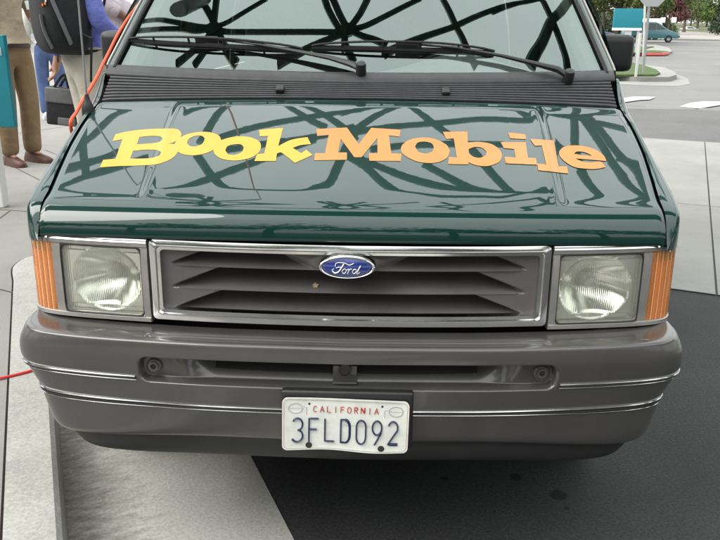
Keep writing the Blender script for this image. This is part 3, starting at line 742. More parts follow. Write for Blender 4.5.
# mirrors, antenna -----------------------------------------------------
for s, c in ((1, P(615.5, 53, 1.22)), (-1, P(119, 49, 1.22))):
    b = MB().box(c+Vector((-s*.012, 0, 0)), (.135, .085, .128), Matrix.Rotation(s*radians(8), 3, 'Z'), .028)
    b.tube([c+Vector((-s*.03, .02, -.045)), Vector((s*.835, 1.20, 1.25))], [.028, .02], 8)
    MI = b.build('door_mirror', M['black'], VAN, angle=60); MB().box(c+Vector((-s*.012, .044, 0)), (.115, .004, .105), Matrix.Rotation(s*radians(8), 3, 'Z')).build('mirror_glass', M['mirror'], MI)
ab = P(88, 109, .70)
an = MB().lathe([(.0, .045), (.006, .044), (.008, .03), (.013, .018), (.018, .004), (.019, -.02)], ab+Vector((0, 0, .0)), (0, 0, 1), 16)
ANT = an.build('antenna', M['black'], VAN); MB().tube([ab+Vector((0, 0, .04)), ab+Vector((.004, .0, .40)), ab+Vector((.010, 0, .80))], [.0032, .0028, .002], 6).build('mast', M['metal'], ANT)

q = on_sheet(bvh_of(GRI), 315.5, 286.5, .004)
lf = MB()
for a in (20, 95, 160, 230, 300):
    d = Vector((cos(radians(a)), -.25, sin(radians(a))))*.009; e = Vector((-d.z, 0, d.x))*.35
    lf.add([q, q+d*.5+e, q+d, q+d*.5-e], [(0, 1, 2, 3)])
tag(lf.build('dry_leaf', mat('dry_leaf', (.36, .28, .17), .8), smooth=False), 'small dry leaf caught on the grille blade below the blue oval badge', 'leaf')
q = on_sheet(bb2, 645, 340.5, .0006)
MB().add([q+Vector(p) for p in ((-.012, 0, .0005), (-.004, -.002, .002), (.008, 0, .001), (.013, .003, 0), (.004, .004, 0), (-.006, .003, 0))], [(0, 1, 2, 3, 4, 5)]).build('paint_chip', M['plate'], BUM, False)
# ------------------------------------------------------------------ world and light
W = bpy.data.worlds.new('World'); SC.world = W; W.use_nodes = True
N, L = W.node_tree.nodes, W.node_tree.links
bg = N['Background']; bg.inputs['Strength'].default_value = .10
SUN_EL, SUN_AZ = radians(46), radians(-108)          # azimuth clockwise from +Y
sk = N.new('ShaderNodeTexSky'); sk.sky_type = 'NISHITA'; sk.sun_disc = False; sk.sun_elevation = SUN_EL; sk.sun_rotation = SUN_AZ; sk.dust_density = 3
hs = N.new('ShaderNodeHueSaturation'); hs.inputs['Saturation'].default_value = .25; hs.inputs['Value'].default_value = 1.0; L.new(sk.outputs[0], hs.inputs['Color'])
tc = N.new('ShaderNodeTexCoord'); sx = N.new('ShaderNodeSeparateXYZ'); L.new(tc.outputs['Generated'], sx.inputs[0])
rp = N.new('ShaderNodeValToRGB'); e = rp.color_ramp.elements
e[0].position = 0; e[0].color = (.37, .38, .385, 1); e[1].position = 1; e[1].color = (.95, 1.0, .985, 1)
L.new(sx.outputs['Z'], rp.inputs['Fac'])
ns = N.new('ShaderNodeTexNoise'); ns.inputs['Scale'].default_value = 2.2; ns.inputs['Detail'].default_value = 5; L.new(tc.outputs['Generated'], ns.inputs['Vector'])
mr = N.new('ShaderNodeMapRange'); mr.inputs['From Min'].default_value = .3; mr.inputs['From Max'].default_value = .7; mr.inputs['To Min'].default_value = 10.5; mr.inputs['To Max'].default_value = 12.5; L.new(ns.outputs['Fac'], mr.inputs['Value'])
vm = N.new('ShaderNodeVectorMath'); vm.operation = 'SCALE'; L.new(rp.outputs['Color'], vm.inputs[0]); L.new(mr.outputs[0], vm.inputs['Scale'])
mx = N.new('ShaderNodeMix'); mx.data_type = 'RGBA'; mx.inputs['Factor'].default_value = .9; L.new(hs.outputs[0], mx.inputs[6]); L.new(vm.outputs[0], mx.inputs[7]); L.new(mx.outputs[2], bg.inputs['Color'])
sl = bpy.data.lights.new('sun', 'SUN'); sl.energy = 1.4; sl.angle = radians(50); sl.color = (1, .96, .90)
so = bpy.data.objects.new('sun', sl); COL.objects.link(so); so.location = (3, 3, 12)
dv = Vector((sin(SUN_AZ)*cos(SUN_EL), cos(SUN_AZ)*cos(SUN_EL), sin(SUN_EL))); so.rotation_euler = dv.to_track_quat('Z', 'Y').to_euler()
SC.view_settings.view_transform = 'Standard'; SC.view_settings.look = 'None'; SC.view_settings.exposure = 1.5; SC.view_settings.gamma = 1
SC.view_settings.use_curve_mapping = False

# ------------------------------------------------------------------ ground
KD = Vector((-.45, 1, 0)).normalized(); KN = Vector((KD.y, -KD.x, 0))      # along the kerb, and from the kerb out into the road
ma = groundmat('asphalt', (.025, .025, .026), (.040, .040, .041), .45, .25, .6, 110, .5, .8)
# oil drips
m, c, b, mul, ramp, noise, tcn = ma
N, L = nt(m); cur = c
for px, py, r in ((445, 478, .012), (516, 477, .018), (558, 495, .026), (566, 508, .008)):
    q = G(px, py); sb_ = N.new('ShaderNodeVectorMath'); sb_.operation = 'DISTANCE'; L.new(tcn.outputs['Object'], sb_.inputs[0]); sb_.inputs[1].default_value = q
    ad = N.new('ShaderNodeMath'); ad.operation = 'MULTIPLY_ADD'; ad.inputs[1].default_value = .03; L.new(noise(40, 4).outputs['Fac'], ad.inputs[0]); L.new(sb_.outputs['Value'], ad.inputs[2])
    mrn = N.new('ShaderNodeMapRange'); mrn.inputs['From Min'].default_value = r+.013; mrn.inputs['From Max'].default_value = r+.020; mrn.inputs['To Min'].default_value = .25; mrn.inputs['To Max'].default_value = 1; L.new(ad.outputs[0], mrn.inputs['Value'])
    cur = mul(cur, mrn.outputs[0])
L.new(cur, b.inputs['Base Color']); M['asphalt'] = m
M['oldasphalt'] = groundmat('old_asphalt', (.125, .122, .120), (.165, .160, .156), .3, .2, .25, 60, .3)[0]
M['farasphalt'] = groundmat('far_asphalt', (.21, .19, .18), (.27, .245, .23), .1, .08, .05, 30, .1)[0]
M['concrete'] = groundmat('concrete', (.20, .195, .183), (.245, .24, .228), .10, .14, .9, 190, .25)[0]
M['paving'] = groundmat('paving', (.205, .196, .184), (.255, .245, .23), .10, .12, .7, 190, .2)[0]
M['kerb'] = groundmat('kerb_concrete', (.31, .30, .278), (.37, .36, .335), .16, .16, 3.0, 95, .35)[0]
gm = groundmat('gutter_concrete', (.36, .35, .322), (.42, .41, .38), .18, .10, 1.5, 95, .35)
m, c, b, mul, ramp, noise, tcn = gm; N, L = nt(m)
# tyre-rubbed dirt along the kerb side of the gutter, streaked across it
mp = N.new('ShaderNodeMapping'); mp.inputs['Scale'].default_value = (5, 14, 1); L.new(tcn.outputs['Object'], mp.inputs['Vector'])
sn = N.new('ShaderNodeTexNoise'); sn.inputs['Scale'].default_value = 2.4; sn.inputs['Detail'].default_value = 8; sn.inputs['Roughness'].default_value = .7; L.new(mp.outputs[0], sn.inputs['Vector'])
sx = N.new('ShaderNodeSeparateXYZ'); L.new(tcn.outputs['Object'], sx.inputs[0])
m1 = N.new('ShaderNodeMapRange'); m1.inputs['From Min'].default_value = .06; m1.inputs['From Max'].default_value = .36; m1.inputs['To Min'].default_value = .30; m1.inputs['To Max'].default_value = -.25; L.new(sx.outputs['X'], m1.inputs['Value'])
ad = N.new('ShaderNodeMath'); ad.operation = 'ADD'; L.new(sn.outputs['Fac'], ad.inputs[0]); L.new(m1.outputs[0], ad.inputs[1])
st = ramp(ad.outputs[0], (1, 1, 1), (.36, .32, .285), .45, .92)
L.new(mul(c, st.outputs[0]), b.inputs['Base Color']); M['gutter'] = m
M['grass'] = groundmat('grass_blades', (.030, .058, .012), (.062, .10, .024), .5, .2, 2, 60, .6)[0]
M['earth'] = groundmat('dry_grass', (.055, .07, .03), (.10, .10, .05), .3, .3, .05, 10, .3)[0]
M['white_line'] = groundmat('road_paint', (.42, .42, .41), (.52, .52, .50), .1, .25, 2, 60, .2)[0]
M['redkerb'] = mat('red_kerb_paint', (.36, .06, .05), .6, var=.15, vscale=6)
def sheet(name, pts, z, m): return structure(mesh(name, [(p[0], p[1], z) for p in pts], [tuple(range(len(pts)))], m, None, False))
sheet('ground', [(-1500, -300), (1500, -300), (1500, 2500), (-1500, 2500)], -.012, M['earth'])
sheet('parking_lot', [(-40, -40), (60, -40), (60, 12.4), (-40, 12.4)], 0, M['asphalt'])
# older road beyond the ridge
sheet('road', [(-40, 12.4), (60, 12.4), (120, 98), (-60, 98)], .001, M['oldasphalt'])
mbk = MB(); a, b2 = Vector((2, 13.75+.45, 0)), Vector((9.5, 10.9, 0)); dd = (b2-a).normalized(); nn = Vector((-dd.y, dd.x, 0))
mbk.grid(lambda t, k: a+dd*t*8.2+nn*(k*.16)+Vector((0, 0, .018*(1-abs(k)**2)+.002)), lin(0, 1, 30), lin(-1, 1, 7)); structure(mbk.build('road_hump', M['oldasphalt'], None))
def poly(name, pts, z, m, th=0):
    b = MB()
    if th: b.prism([(p[0], p[1], z) for p in pts], (0, 0, th))
    else: b.add([(p[0], p[1], z) for p in pts], [tuple(range(len(pts)))])
    return structure(b.build(name, m, None, False))
for pts in ([(608, 101.5), (634, 97.5), (655, 98), (650, 100.5), (640, 101), (622, 103.5)], [(680, 107.5), (690, 104), (704, 102.4), (730, 102.8), (730, 104.6), (706, 108.4), (697, 109.6)]):
    poly('road_marking', [G(*p) for p in pts], .022, M['white_line'])
# concrete band to the right of the van
JD = Vector((.39, 1, 0)).normalized(); BD = Vector((1, -.42, 0)).normalized()
o0 = G(675, 290)
_bp = lambda a, b_: o0+BD*a+JD*b_
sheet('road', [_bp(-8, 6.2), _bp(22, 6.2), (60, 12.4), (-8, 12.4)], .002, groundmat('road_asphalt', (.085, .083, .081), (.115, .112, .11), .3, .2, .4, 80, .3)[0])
def bandpt(a, b_): return o0+BD*a+JD*b_
poly('concrete_joint', [bandpt(-3.4, 0), bandpt(9, 0), bandpt(9, 6.35), bandpt(-3.4, 6.35)], .003, M['dark'])
jx = .215
edges = [-3.4, -1.9, -.85, jx, 1.85, 3.45, 5.0, 9]
for i in range(len(edges)-1):
    for b0, b1 in ((0, 2.35), (2.362, 6.35)):
        poly('concrete_slab', [bandpt(edges[i]+.006, b0), bandpt(edges[i+1]-.006, b0), bandpt(edges[i+1]-.006, b1), bandpt(edges[i]+.006, b1)], .004, M['concrete'], .004)
# kerb, gutter and raised pavement on the left
kf = Vector((-.888, .36, 0))                       # a point on the kerb face
def kp(t, off): return kf+KD*t+KN*off
near, far = -3.5, 2.2
def inner_curve(off):                             # kerb line that turns the corner behind the van's nose
    pts = [kp(near, off), kp(0, off), kp(far-.35, off)]
    c0 = kp(far, off); pts += [c0+KD*.14+Vector((.12, 0, 0)), c0+KD*.16+Vector((.40, .02, 0))]
    pts = [pts[0], pts[1], pts[2]]+catmull([pts[2], pts[2]+KD*.28, pts[3], pts[4]], 8)[1:]
    pts += [c0+KD*.18+Vector((.56, .10, 0)), Vector((-1.16+off, 3.3, 0)), Vector((-1.08+off, 6, 0)), Vector((-.55+off, 9, 0))]
    return pts
outer, inner = inner_curve(0), inner_curve(-.150)
mk = MB()
kpf = [(0, 0), (.008, .135), (.022, .150), (.150, .150), (.150, 0)]
rows = [inner_curve(-o) for o, _ in kpf]
V = []; F = []; nn_ = len(rows[0])
for r_, (o, z) in zip(rows, kpf): V += [Vector((p.x, p.y, z)) for p in r_]
for k in range(4): F += [(k*nn_+i, k*nn_+i+1, (k+1)*nn_+i+1, (k+1)*nn_+i) for i in range(nn_-1)]
mk.add(V, F); structure(mk.build('kerb', M['kerb'], None, True, 30))
back = inner_curve(-.158)
pav = [(p.x, p.y) for p in back]+[(-.4, 30), (-30, 30), (-30, -6)]
poly('pavement', pav, 0, M['paving'], .148)
poly('kerb_joint', [(p.x, p.y) for p in inner_curve(-.149)]+[(p.x, p.y) for p in reversed(inner_curve(-.160))], .06, mat('joint_dirt', (.07, .045, .035), .9), .075)
gobj = bpy.data.meshes.new('gutter'); gw, gl = .60, 12
gobj.from_pydata([(x, y, 0) for y in (-3, 2.6) for x in (0, gw)], [], [(0, 1, 3, 2)])
go = link('gutter', gobj, M['gutter'], None, False); structure(go)
go.matrix_world = Matrix.Translation(Vector((kf.x, kf.y, .004))) @ Matrix(((KN.x, KD.x, 0), (KN.y, KD.y, 0), (0, 0, 1))).to_4x4()
# pavement joints
jm = mat('paving_joint', (.055, .05, .047), .9)
for a, b_ in (((-10, 166), (8, 164)), ((8, 164), (52, 186.5)), ((-10, 209), (34, 212)), ((-10, 287), (14, 293)), ((8, 164), (-30, 146)), ((45, 150), (70, 160)), ((-30, 240), (10, 211)), ((10, 135), (95, 122))):
    p, q = G(*a, .148), G(*b_, .148); t = (q-p).normalized(); s_ = Vector((-t.y, t.x, 0))*.005
    poly('paving_joint', [p-s_, q-s_, q+s_, p+s_], .1495, jm)
# far ground: kerbed grass islands
def island(pts, name, km, gm_, w, lawn=None):
    V = [Vector((p.x, p.y, 0)) for p in pts]; c = sum(V, Vector())/len(V)
    poly(name, V, 0, km, .13)
    g = lawn or [p+(c-p)*min(.6, w/(c-p).length) for p in V]
    o = poly('lawn', g, .13, gm_, .05); return o
island([G(*p) for p in ((560, 79.5), (610, 80.5), (640, 82), (668, 82), (676, 79.5), (674, 76), (664, 71.5), (640, 68), (560, 64))], 'traffic_island', M['concrete'], M['grass'], .9,
       [G(*p, .13) for p in ((560, 76.5), (620, 76.5), (655, 76.5), (660, 74.5), (656, 71), (642, 66), (630, 63.5), (560, 62))])
poly('gutter_apron', [G(*p) for p in ((560, 82.5), (610, 84), (650, 86), (678, 86.5), (690, 84), (688, 79), (676, 74), (670, 73)) ], .006, M['concrete'])
island([G(*p) for p in ((560, 57), (625, 56), (664, 56), (672, 53.5), (668, 49.5), (655, 46.5), (560, 45))], 'traffic_island', M['concrete'], M['grass'], 3, [G(*p, .13) for p in ((560, 55.5), (664, 53.2), (668, 52.2), (655, 51.2), (640, 51.3), (648, 48.5), (654, 47.2), (560, 45.5))])
q = [G(*p) for p in ((560, 57.3), (625, 56.3), (661, 56.4), (667, 55.5))]
mr_ = MB().tube([p+Vector((0, 0, .08)) for p in q], .11, 6); structure(mr_.build('red_kerb', M['redkerb'], None))
# rising road and verge far behind
hill = MB(); hill.grid(lambda x, y: Vector((x, y, .03+2.1*sstep(95, 330, y)+2.5*sstep(330, 900, y))), lin(-250, 400, 14), lin(85, 900, 40)); structure(hill.build('hillside', M['earth'], None))
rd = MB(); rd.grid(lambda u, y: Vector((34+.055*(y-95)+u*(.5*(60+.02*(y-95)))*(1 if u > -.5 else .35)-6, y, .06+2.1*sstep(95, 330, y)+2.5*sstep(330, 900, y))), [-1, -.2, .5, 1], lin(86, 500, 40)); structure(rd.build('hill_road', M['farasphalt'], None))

# ------------------------------------------------------------------ trees
def leafmat(name, c1, c2):
    m = mat(name, c1, .6, col2=c2, vscale=1.3, detail=3, spec=.3); return m
LM = {'green': leafmat('leaves_green', (.035, .07, .012), (.10, .15, .03)), 'olive': leafmat('leaves_olive', (.05, .075, .018), (.12, .14, .04)), 'red': leafmat('leaves_red', (.05, .018, .018), (.12, .04, .035)), 'dark': leafmat('leaves_dark', (.02, .035, .018), (.045, .07, .03)), 'pale': leafmat('leaves_pale', (.09, .13, .05), (.16, .20, .08))}
M['bark'] = mat('bark', (.085, .062, .045), .9, var=.3, vscale=5, bump=.6, bscale=9)
def tree(name, label, x, y, h, cr, trunk_h, kind, leaves=1400, ls=.3, cone=False, z0=0, group='trees along the far road', tr=.16, seed=1):
    R = random.Random(seed); t = thing(name, label, 'tree', (x, y, z0), group)
    tb_ = MB(); top = Vector((x+R.uniform(-.2, .2), y, z0+h*.8)); base = Vector((x, y, z0-.1)); f = Vector((x+R.uniform(-.08, .08), y, z0+trunk_h))
    tb_.tube([base, base+(f-base)*.1, f, f+(top-f)*.5, top], [tr*1.5, tr, tr*.8, tr*.45, tr*.12], 9)
    cl = []
    nb = 14 if not cone else 26
    for i in range(nb):
        if cone:
            hh = (i+.5)/nb; rad = cr*(1-hh)*.75; a = i*2.4; c = Vector((x+cos(a)*rad*.6, y+sin(a)*rad*.6, z0+trunk_h+(h-trunk_h)*hh)); cl.append((c, max(.25, rad*.7)))
        else:
            a = i*2.4+R.uniform(-.4, .4); el = R.uniform(-.35, 1); rr_ = cr*R.uniform(.45, .8)
            c = Vector((x+cos(a)*rr_*cos(el*1.2), y+sin(a)*rr_*cos(el*1.2), z0+trunk_h+(h-trunk_h)*(.32+.5*el*.8))); cl.append((c, cr*R.uniform(.28, .46)))
            tb_.tube([f+(top-f)*R.uniform(0, .5), (f+c)/2+Vector((0, 0, -.1)), c], [tr*.38, tr*.25, tr*.08], 5)
    tb_.build('trunk', M['bark'], t)
    V = []; F = []
    for i in range(leaves):
        c, r_ = R.choice(cl); d = Vector((R.gauss(0, 1), R.gauss(0, 1), R.gauss(0, .8))).normalized()*r_*(R.random()**.4)
        p = c+d; u = Vector((R.gauss(0, 1), R.gauss(0, 1), R.gauss(0, .7))).normalized(); w_ = u.orthogonal().normalized(); w_ = Matrix.Rotation(R.random()*6.3, 3, u) @ w_
        l = ls*R.uniform(.6, 1.3); k = len(V); q_ = u.cross(w_)
        V += [p-w_*l*.5, p+q_*l*.28, p+w_*l*.5, p-q_*l*.28]; F.append((k, k+1, k+2, k+3))
    mesh('crown', V, F, LM[kind], t, False); return t
def gx(px, y): return P(px, 30, y).x
for i, (px, y, h, cr, th, lab) in enumerate(((588, 60, 7.5, 3.2, 2.0, 'street tree with pale trunk nearest the van pillar at right'), (603, 66, 7.8, 3.2, 2.2, 'street tree with slim trunk just left of the teal sign panel'), (616, 60, 7.2, 3.1, 2.1, 'street tree rising directly behind the teal sign panel'), (638, 70, 7.6, 3.4, 2.2, 'street tree behind the stop sign pole'))):
    tree('street_tree', lab, gx(px, y), y, h, cr, th, ('green', 'olive', 'olive', 'green')[i], 5200, .27, seed=i+3)
tree('red_leaf_tree', 'round tree with dark red leaves above the distant teal van', gx(668, 92), 92, 5.2, 2.3, 1.7, 'red', 2600, .32, z0=.0, seed=21)
for i, (px, y, h, cr, kind, lab, z) in enumerate(((684, 150, 13, 6, 'pale', 'tall pale green tree at the left side of the hill road', .5), (697, 190, 9, 5.5, 'green', 'dark green rounded tree halfway along the hill road', 1.0), (706, 230, 7, 6.5, 'olive', 'low olive tree near the top of the hill road', 1.4), (672, 130, 11, 4.5, 'olive', 'tall leafy tree behind the red-leaved tree', .3), (690, 250, 8, 7, 'dark', 'bushy dark tree at the far end of the hill road', 1.4), (714, 260, 6, 6, 'pale', 'low pale tree beside the dark conifer', 1.5))):
    tree('roadside_tree', lab, gx(px, y), y, h, cr, h*.2, kind, 2200, .6, z0=z, tr=.3, seed=31+i)
tree('conifer', 'dark pointed conifer at the right edge beside the hill road', gx(717.5, 140), 140, 6.4, 1.9, .3, 'dark', 2600, .45, True, .4, seed=51)
tree('conifer', 'tall dark conifer cut by the right edge of the photo', gx(724, 120), 120, 6.5, 2.0, .3, 'dark', 2600, .4, True, .3, seed=52)
# clipped shrubs closing the view between the trunks
def shrub(label, x, y, w_, h, kind, seed):
    R_ = random.Random(seed); V = []; F = []
    for i in range(2600):
        a = R_.uniform(0, 6.3); rr_ = sqrt(R_.random()); z = R_.random()**.7; p = Vector((x+cos(a)*rr_*w_*(1-.35*z*z), y+sin(a)*rr_*w_*.6*(1-.35*z*z), z*h*(1-.25*rr_*rr_)+.05))
        u = Vector((R_.gauss(0, 1), R_.gauss(0, 1), R_.gauss(0, 1))).normalized(); q_ = u.orthogonal().normalized(); e_ = u.cross(q_); l = R_.uniform(.16, .34); k = len(V)
        V += [p-q_*l*.5, p+e_*l*.3, p+q_*l*.5, p-e_*l*.3]; F.append((k, k+1, k+2, k+3))
    T = thing('shrub', label, 'shrub', (x, y, 0), 'shrubs beyond the junction'); mesh('foliage', V, F, LM[kind], T, False)
    MB().tube([Vector((x, y, -.05)), Vector((x, y, h*.5))], [.09, .05], 6).build('stem', M['bark'], T)
for i, (px, y, w_, h, lab) in enumerate(((583, 92, 3.8, 3.0, 'dark shrub at far left between the trunks right of the van pillar'), (597, 94, 3.4, 3.6, 'taller dark shrub between the two left street tree trunks'), (611, 91, 3.6, 2.6, 'low dark shrub just left of the teal sign panel'), (628, 95, 4.0, 3.4, 'dark shrub hidden mostly behind the teal sign panel'), (645, 97, 3.8, 3.3, 'dark shrub above the white trailer'), (658, 99, 2.8, 2.2, 'dark shrub under the red-leaved tree'))):
    shrub(lab, gx(px, y), y, w_, h, ('dark', 'green')[i % 2], 90+i)
# trees behind the photographer, mirrored in the bright trim
for i in range(6):
    tree('street_tree', 'broad leafy tree across the lot facing the van, tree %s' % ('by the left corner', 'second from left', 'left of middle', 'right of middle', 'second from right', 'by the right corner')[i], -11+4.4*i, -9.5-.6*(i % 2), 8.2+.5*(i % 3), 3.2, 1.8, ('green', 'dark')[i % 2], 1500, .42, group='trees across the lot', seed=61+i)
for i, (x, y) in enumerate(((-9.5, -5), (-10, -.5), (-9.6, 4), (10.5, -5.5), (11, -1.2), (10.6, 2.6))):  # unseen trees, added as dark surroundings for the fender reflections
    tree('street_tree', 'unseen broad dark tree added beside the lot %s' % ('at the left, nearest the camera', 'at the left, middle of three', 'at the left, farthest of three', 'at the right, nearest the camera', 'at the right, middle of three', 'at the right, farthest of three')[i], x, y, 6.4, 2.8, 1.5, ('green', 'dark')[i % 2], 1500, .42, group='unseen trees added beside the lot', seed=81+i)
# ------------------------------------------------------------------ far street furniture
def pole(name, label, cat, px, pb_, pt, y, r, m, top=None, group=None):
    a = P(*pb_, y); b_ = P(*pt, y); a.z = 0; o = MB().tube([a, b_], r, 8)
    return o, a, b_
# teal sign panel on white posts
y = 37.0; T = thing('sign_board', 'blank teal sign panel on two white posts on the far grass island', 'sign', tuple(G(628, 51)))
a, b_ = P(614.5, 8.5, y), P(641.5, 28, y); zt, zb = a.z, b_.z
MB().box(((a.x+b_.x)/2, y, (zt+zb)/2), (b_.x-a.x, .12, zt-zb), bev=.02).build('panel', M['teal'], T)
MB().box(((a.x+b_.x)/2, y, zb-.065), (b_.x-a.x, .14, .12), bev=.01).build('lower_rail', M['white'], T)
for p0, p1 in ((624, 630.5), (636.5, 638.5)):
    q0, q1 = P(p0, 40, y), P(p1, 40, y); MB().box(((q0.x+q1.x)/2, y+.02, (zb-.13)/2), (q1.x-q0.x, .10, zb-.13)).build('post', M['post'], T)
# plain white marker post on the near island
q = G(637, 77, .13); qt = P(639.5, 33, q.y); o = MB().box(((q.x+qt.x)/2, q.y, (.13+qt.z)/2), (.065, .05, qt.z-.13), bev=.01); tag(o.build('marker_post', M['post']), 'slim white post standing in grass just right of the door mirror', 'post')
# stop sign seen from behind
y = 18.2; T = thing('stop_sign', 'grey back of an octagonal traffic sign on a leaning metal pole', 'sign', tuple(G(643, 72, .13)))
a, b_ = P(643, 73, y), P(653.5, -42, y); MB().tube([a, b_], .034, 8).build('pole', M['metal'], T)
c = P(653, -9.5, y); rad = .40
MB().prism([c+Vector((rad*cos(radians(22.5+45*k)), -.04, rad*sin(radians(22.5+45*k)))) for k in range(8)], (0, -.006, 0)).build('sign_plate', mat('sign_back', (.33, .34, .34), .5, metal=.3), T)
# thin white post behind
y = 34; a, b_ = P(645, 43, y), P(646, -30, y); a.z = .13
tag(MB().tube([a, b_], .05, 8).build('lamp_post', M['post']), 'tall pale post crossing the front of the distant teal van', 'post')
# small white road signs
for px, lab in ((663, 'small white road sign just behind the teal van'), (674, 'small white road sign on a dark post beside the hill road')):
    y = 88 if px < 670 else 86; T = thing('road_sign', lab, 'sign', tuple(P(px, 37, y)), 'small road signs')
    c = P(px, 20, y); MB().box(c, (.52, .04, .56), bev=.01).build('sign_plate', M['white'], T); MB().tube([Vector((c.x, y+.05, -.05)), c+Vector((0, .05, .2))], .06, 6).build('post', mat('dark_post', (.06, .06, .06), .6), T)
# white van body beyond
y = 84; a, b_ = P(643, 18.5, y), P(658.5, 30, y)
T = thing('box_trailer', 'white box trailer parked behind the distant teal van', 'trailer', ((a.x+b_.x)/2, y, 0))
MB().box(((a.x+b_.x)/2, y, (a.z+.55)/2), (b_.x-a.x, 1.8, a.z-.55), bev=.05).build('box', M['white'], T)
for dx in (-.35, .35): MB().lathe([(.01, -.12), (.30, -.12), (.30, .12), (.01, .12)], ((a.x+b_.x)/2+dx, y-.85, .30), (0, 1, 0), 16).build('wheel', M['tyre'], T)
# distant cars
def side_car(name, label, cat, xf, y, Ln, Ht, col, van=True, group=None):   # nose towards +x
    T = thing(name, label, cat, (xf-Ln/2, y, 0), group); w = 1.75
    if van: prof = [(0, .35), (-.02, .62), (.10, .80), (.55, .98), (1.0, 1.12), (1.75, 1.66), (2.1, Ht), (Ln-.25, Ht-.02), (Ln-.02, 1.2), (Ln, .4)]
    else: prof = [(0, .35), (-.02, .6), (.1, .75), (1.1, .92), (1.75, 1.32), (2.3, Ht), (3.1, Ht-.02), (Ln-.7, .98), (Ln-.05, .92), (Ln, .4)]
    m = mat(name+'_paint', col, .35, coat=.8)
    pts = [Vector((xf-p[0], y-w/2, p[1])) for p in prof]; b = MB(); n = len(pts); off = []
    for j, (yo, sc) in enumerate(((0, .97), (.08, 1), (w-.08, 1), (w, .97))):
        off += [Vector((p.x, y-w/2+yo+(.12 if p.z > 1.15 and j < 2 else (-.12 if p.z > 1.15 else 0)), p.z*sc+.35*(1-sc))) for p in pts]
    F = [tuple(range(n))[::-1], tuple(range(3*n, 4*n))]+[(k*n+i, k*n+(i+1) % n, (k+1)*n+(i+1) % n, (k+1)*n+i) for k in range(3) for i in range(n)]
    b.add(off, F); b.build('body', m, T, angle=40, bevel=.02)
    g = mat('car_window', (.03, .045, .05), .08, spec=.7)
    zs0, zs1 = (1.12, Ht-.14) if van else (.97, Ht-.1)
    segs = ((1.12, 2.0, .85), (2.08, 3.0, 0), (3.08, Ln-.45, 0)) if van else ((1.55, 2.3, .5), (2.36, 3.2, 0))
    for a_, b__, sl_ in segs:
        MB().prism([Vector((xf-a_, y-w/2+.035, zs0)), Vector((xf-a_-sl_, y-w/2+.10, zs1)), Vector((xf-b__, y-w/2+.10, zs1)), Vector((xf-b__, y-w/2+.035, zs0))], (0, -.03, 0)).build('window', g, T)
    for wx in (.85, Ln-.9):
        W_ = MB().lathe([(.18, -.1), (.30, -.1), (.325, -.07), (.325, .1), (.2, .1)], (xf-wx, y-w/2+.10, .325), (0, 1, 0), 20).build('wheel', M['tyre'], T); MB().lathe([(0, -.075), (.12, -.09), (.19, -.08)], (xf-wx, y-w/2+.10, .325), (0, 1, 0), 16).build('rim', M['rim'], W_)
    MB().box((xf-.06, y-w/2+.14, .72), (.14, .22, .12), bev=.03).build('headlight', M['satin'], T)
    MB().box((xf-.02, y, .45), (.16, w*.96, .18), bev=.05).build('bumper', M['black'], T)
    return T
side_car('parked_van', 'teal minivan side-on at the junction beyond the signs', 'van', P(675, 36, 72).x, 72, 4.7, 1.78, (.03, .16, .19))
side_car('parked_car', 'dark blue car glimpsed between trunks left of the teal sign panel', 'car', P(613, 36, 70).x, 70, 4.3, 1.36, (.03, .06, .22), False)
side_car('parked_car', 'small white car far up the hill road', 'car', P(700, 25, 190).x, 190, 4.3, 1.4, (.6, .6, .6), False)

# left: teal sign panel on its white column
y = 3.55; a, b_ = P(9.2, 35, y), P(12.4, 127, y); T = thing('sign_board', 'large teal sign panel with a white letter at the left photo edge', 'sign', tuple(G(-6, 212, .15)))
x1 = (a.x+b_.x)/2; MB().box((x1-.33, y, (a.z+b_.z)/2), (.66, .05, a.z-b_.z), bev=.006).build('panel', M['teal'], T)
c0, c1 = P(-20, 190, y+.01), P(2.6, 190, y+.01); MB().box(((c0.x+c1.x)/2, y+.04, (b_.z+.148)/2+.01), (c1.x-c0.x, .09, b_.z-.128), bev=.012).build('post', M['white'], T)
lt = MB(); q = P(-2.5, 50, y-.03)
lt.tube([q+Vector((-.02, 0, -.035)), q+Vector((-.02, 0, .02))], .007, 6, flat=.4); lt.tube([q+Vector((-.02+.02*(1-cos(a_)), 0, .008+.020*sin(a_))) for a_ in lin(0, pi, 10)]+[q+Vector((.02, 0, -.035))], .007, 6, flat=.4); lt.build('lettering', M['white'], T)
# cords
pts = []
for px, py, yy in ((73, 128, .62), (79, 116, .68), (86, 103, .74), (94, 90, .80), (100, 79, .86), (105, 68, .92), (112, 54, .99), (120, 38, 1.05), (130, 22, 1.13), (141, 8, 1.20), (150, -4, 1.27)): pts.append(P(px, py, yy)+Vector((-.006, 0, .012)))
pts = [Vector((-.885, .80, .16)), Vector((-.885, .80, .55)), Vector((-.882, .78, .85)), Vector((-.872, .70, 1.04))]+pts+[Vector((-.74, 1.6, 1.80)), Vector((-.70, 1.75, 2.1)), Vector((-.75, 1.9, 3.2)), Vector((-.85, 1.95, 4.1))]
tag(MB().tube(catmull(pts, 8), .0055, 8).build('extension_cord', M['cord']), 'orange extension cord draped up the fender and windscreen pillar of the green van', 'cord')
pts = [G(-40, 382, .155), G(-10, 379.5, .155), G(6, 377, .155), G(18, 374.2, .155), G(30, 371, .155), G(44, 366, .155)]
tag(MB().tube(catmull(pts, 6), .0055, 8).build('extension_cord', M['redcord']), 'thin red cord lying on the kerb beside the grey bumper', 'cord')

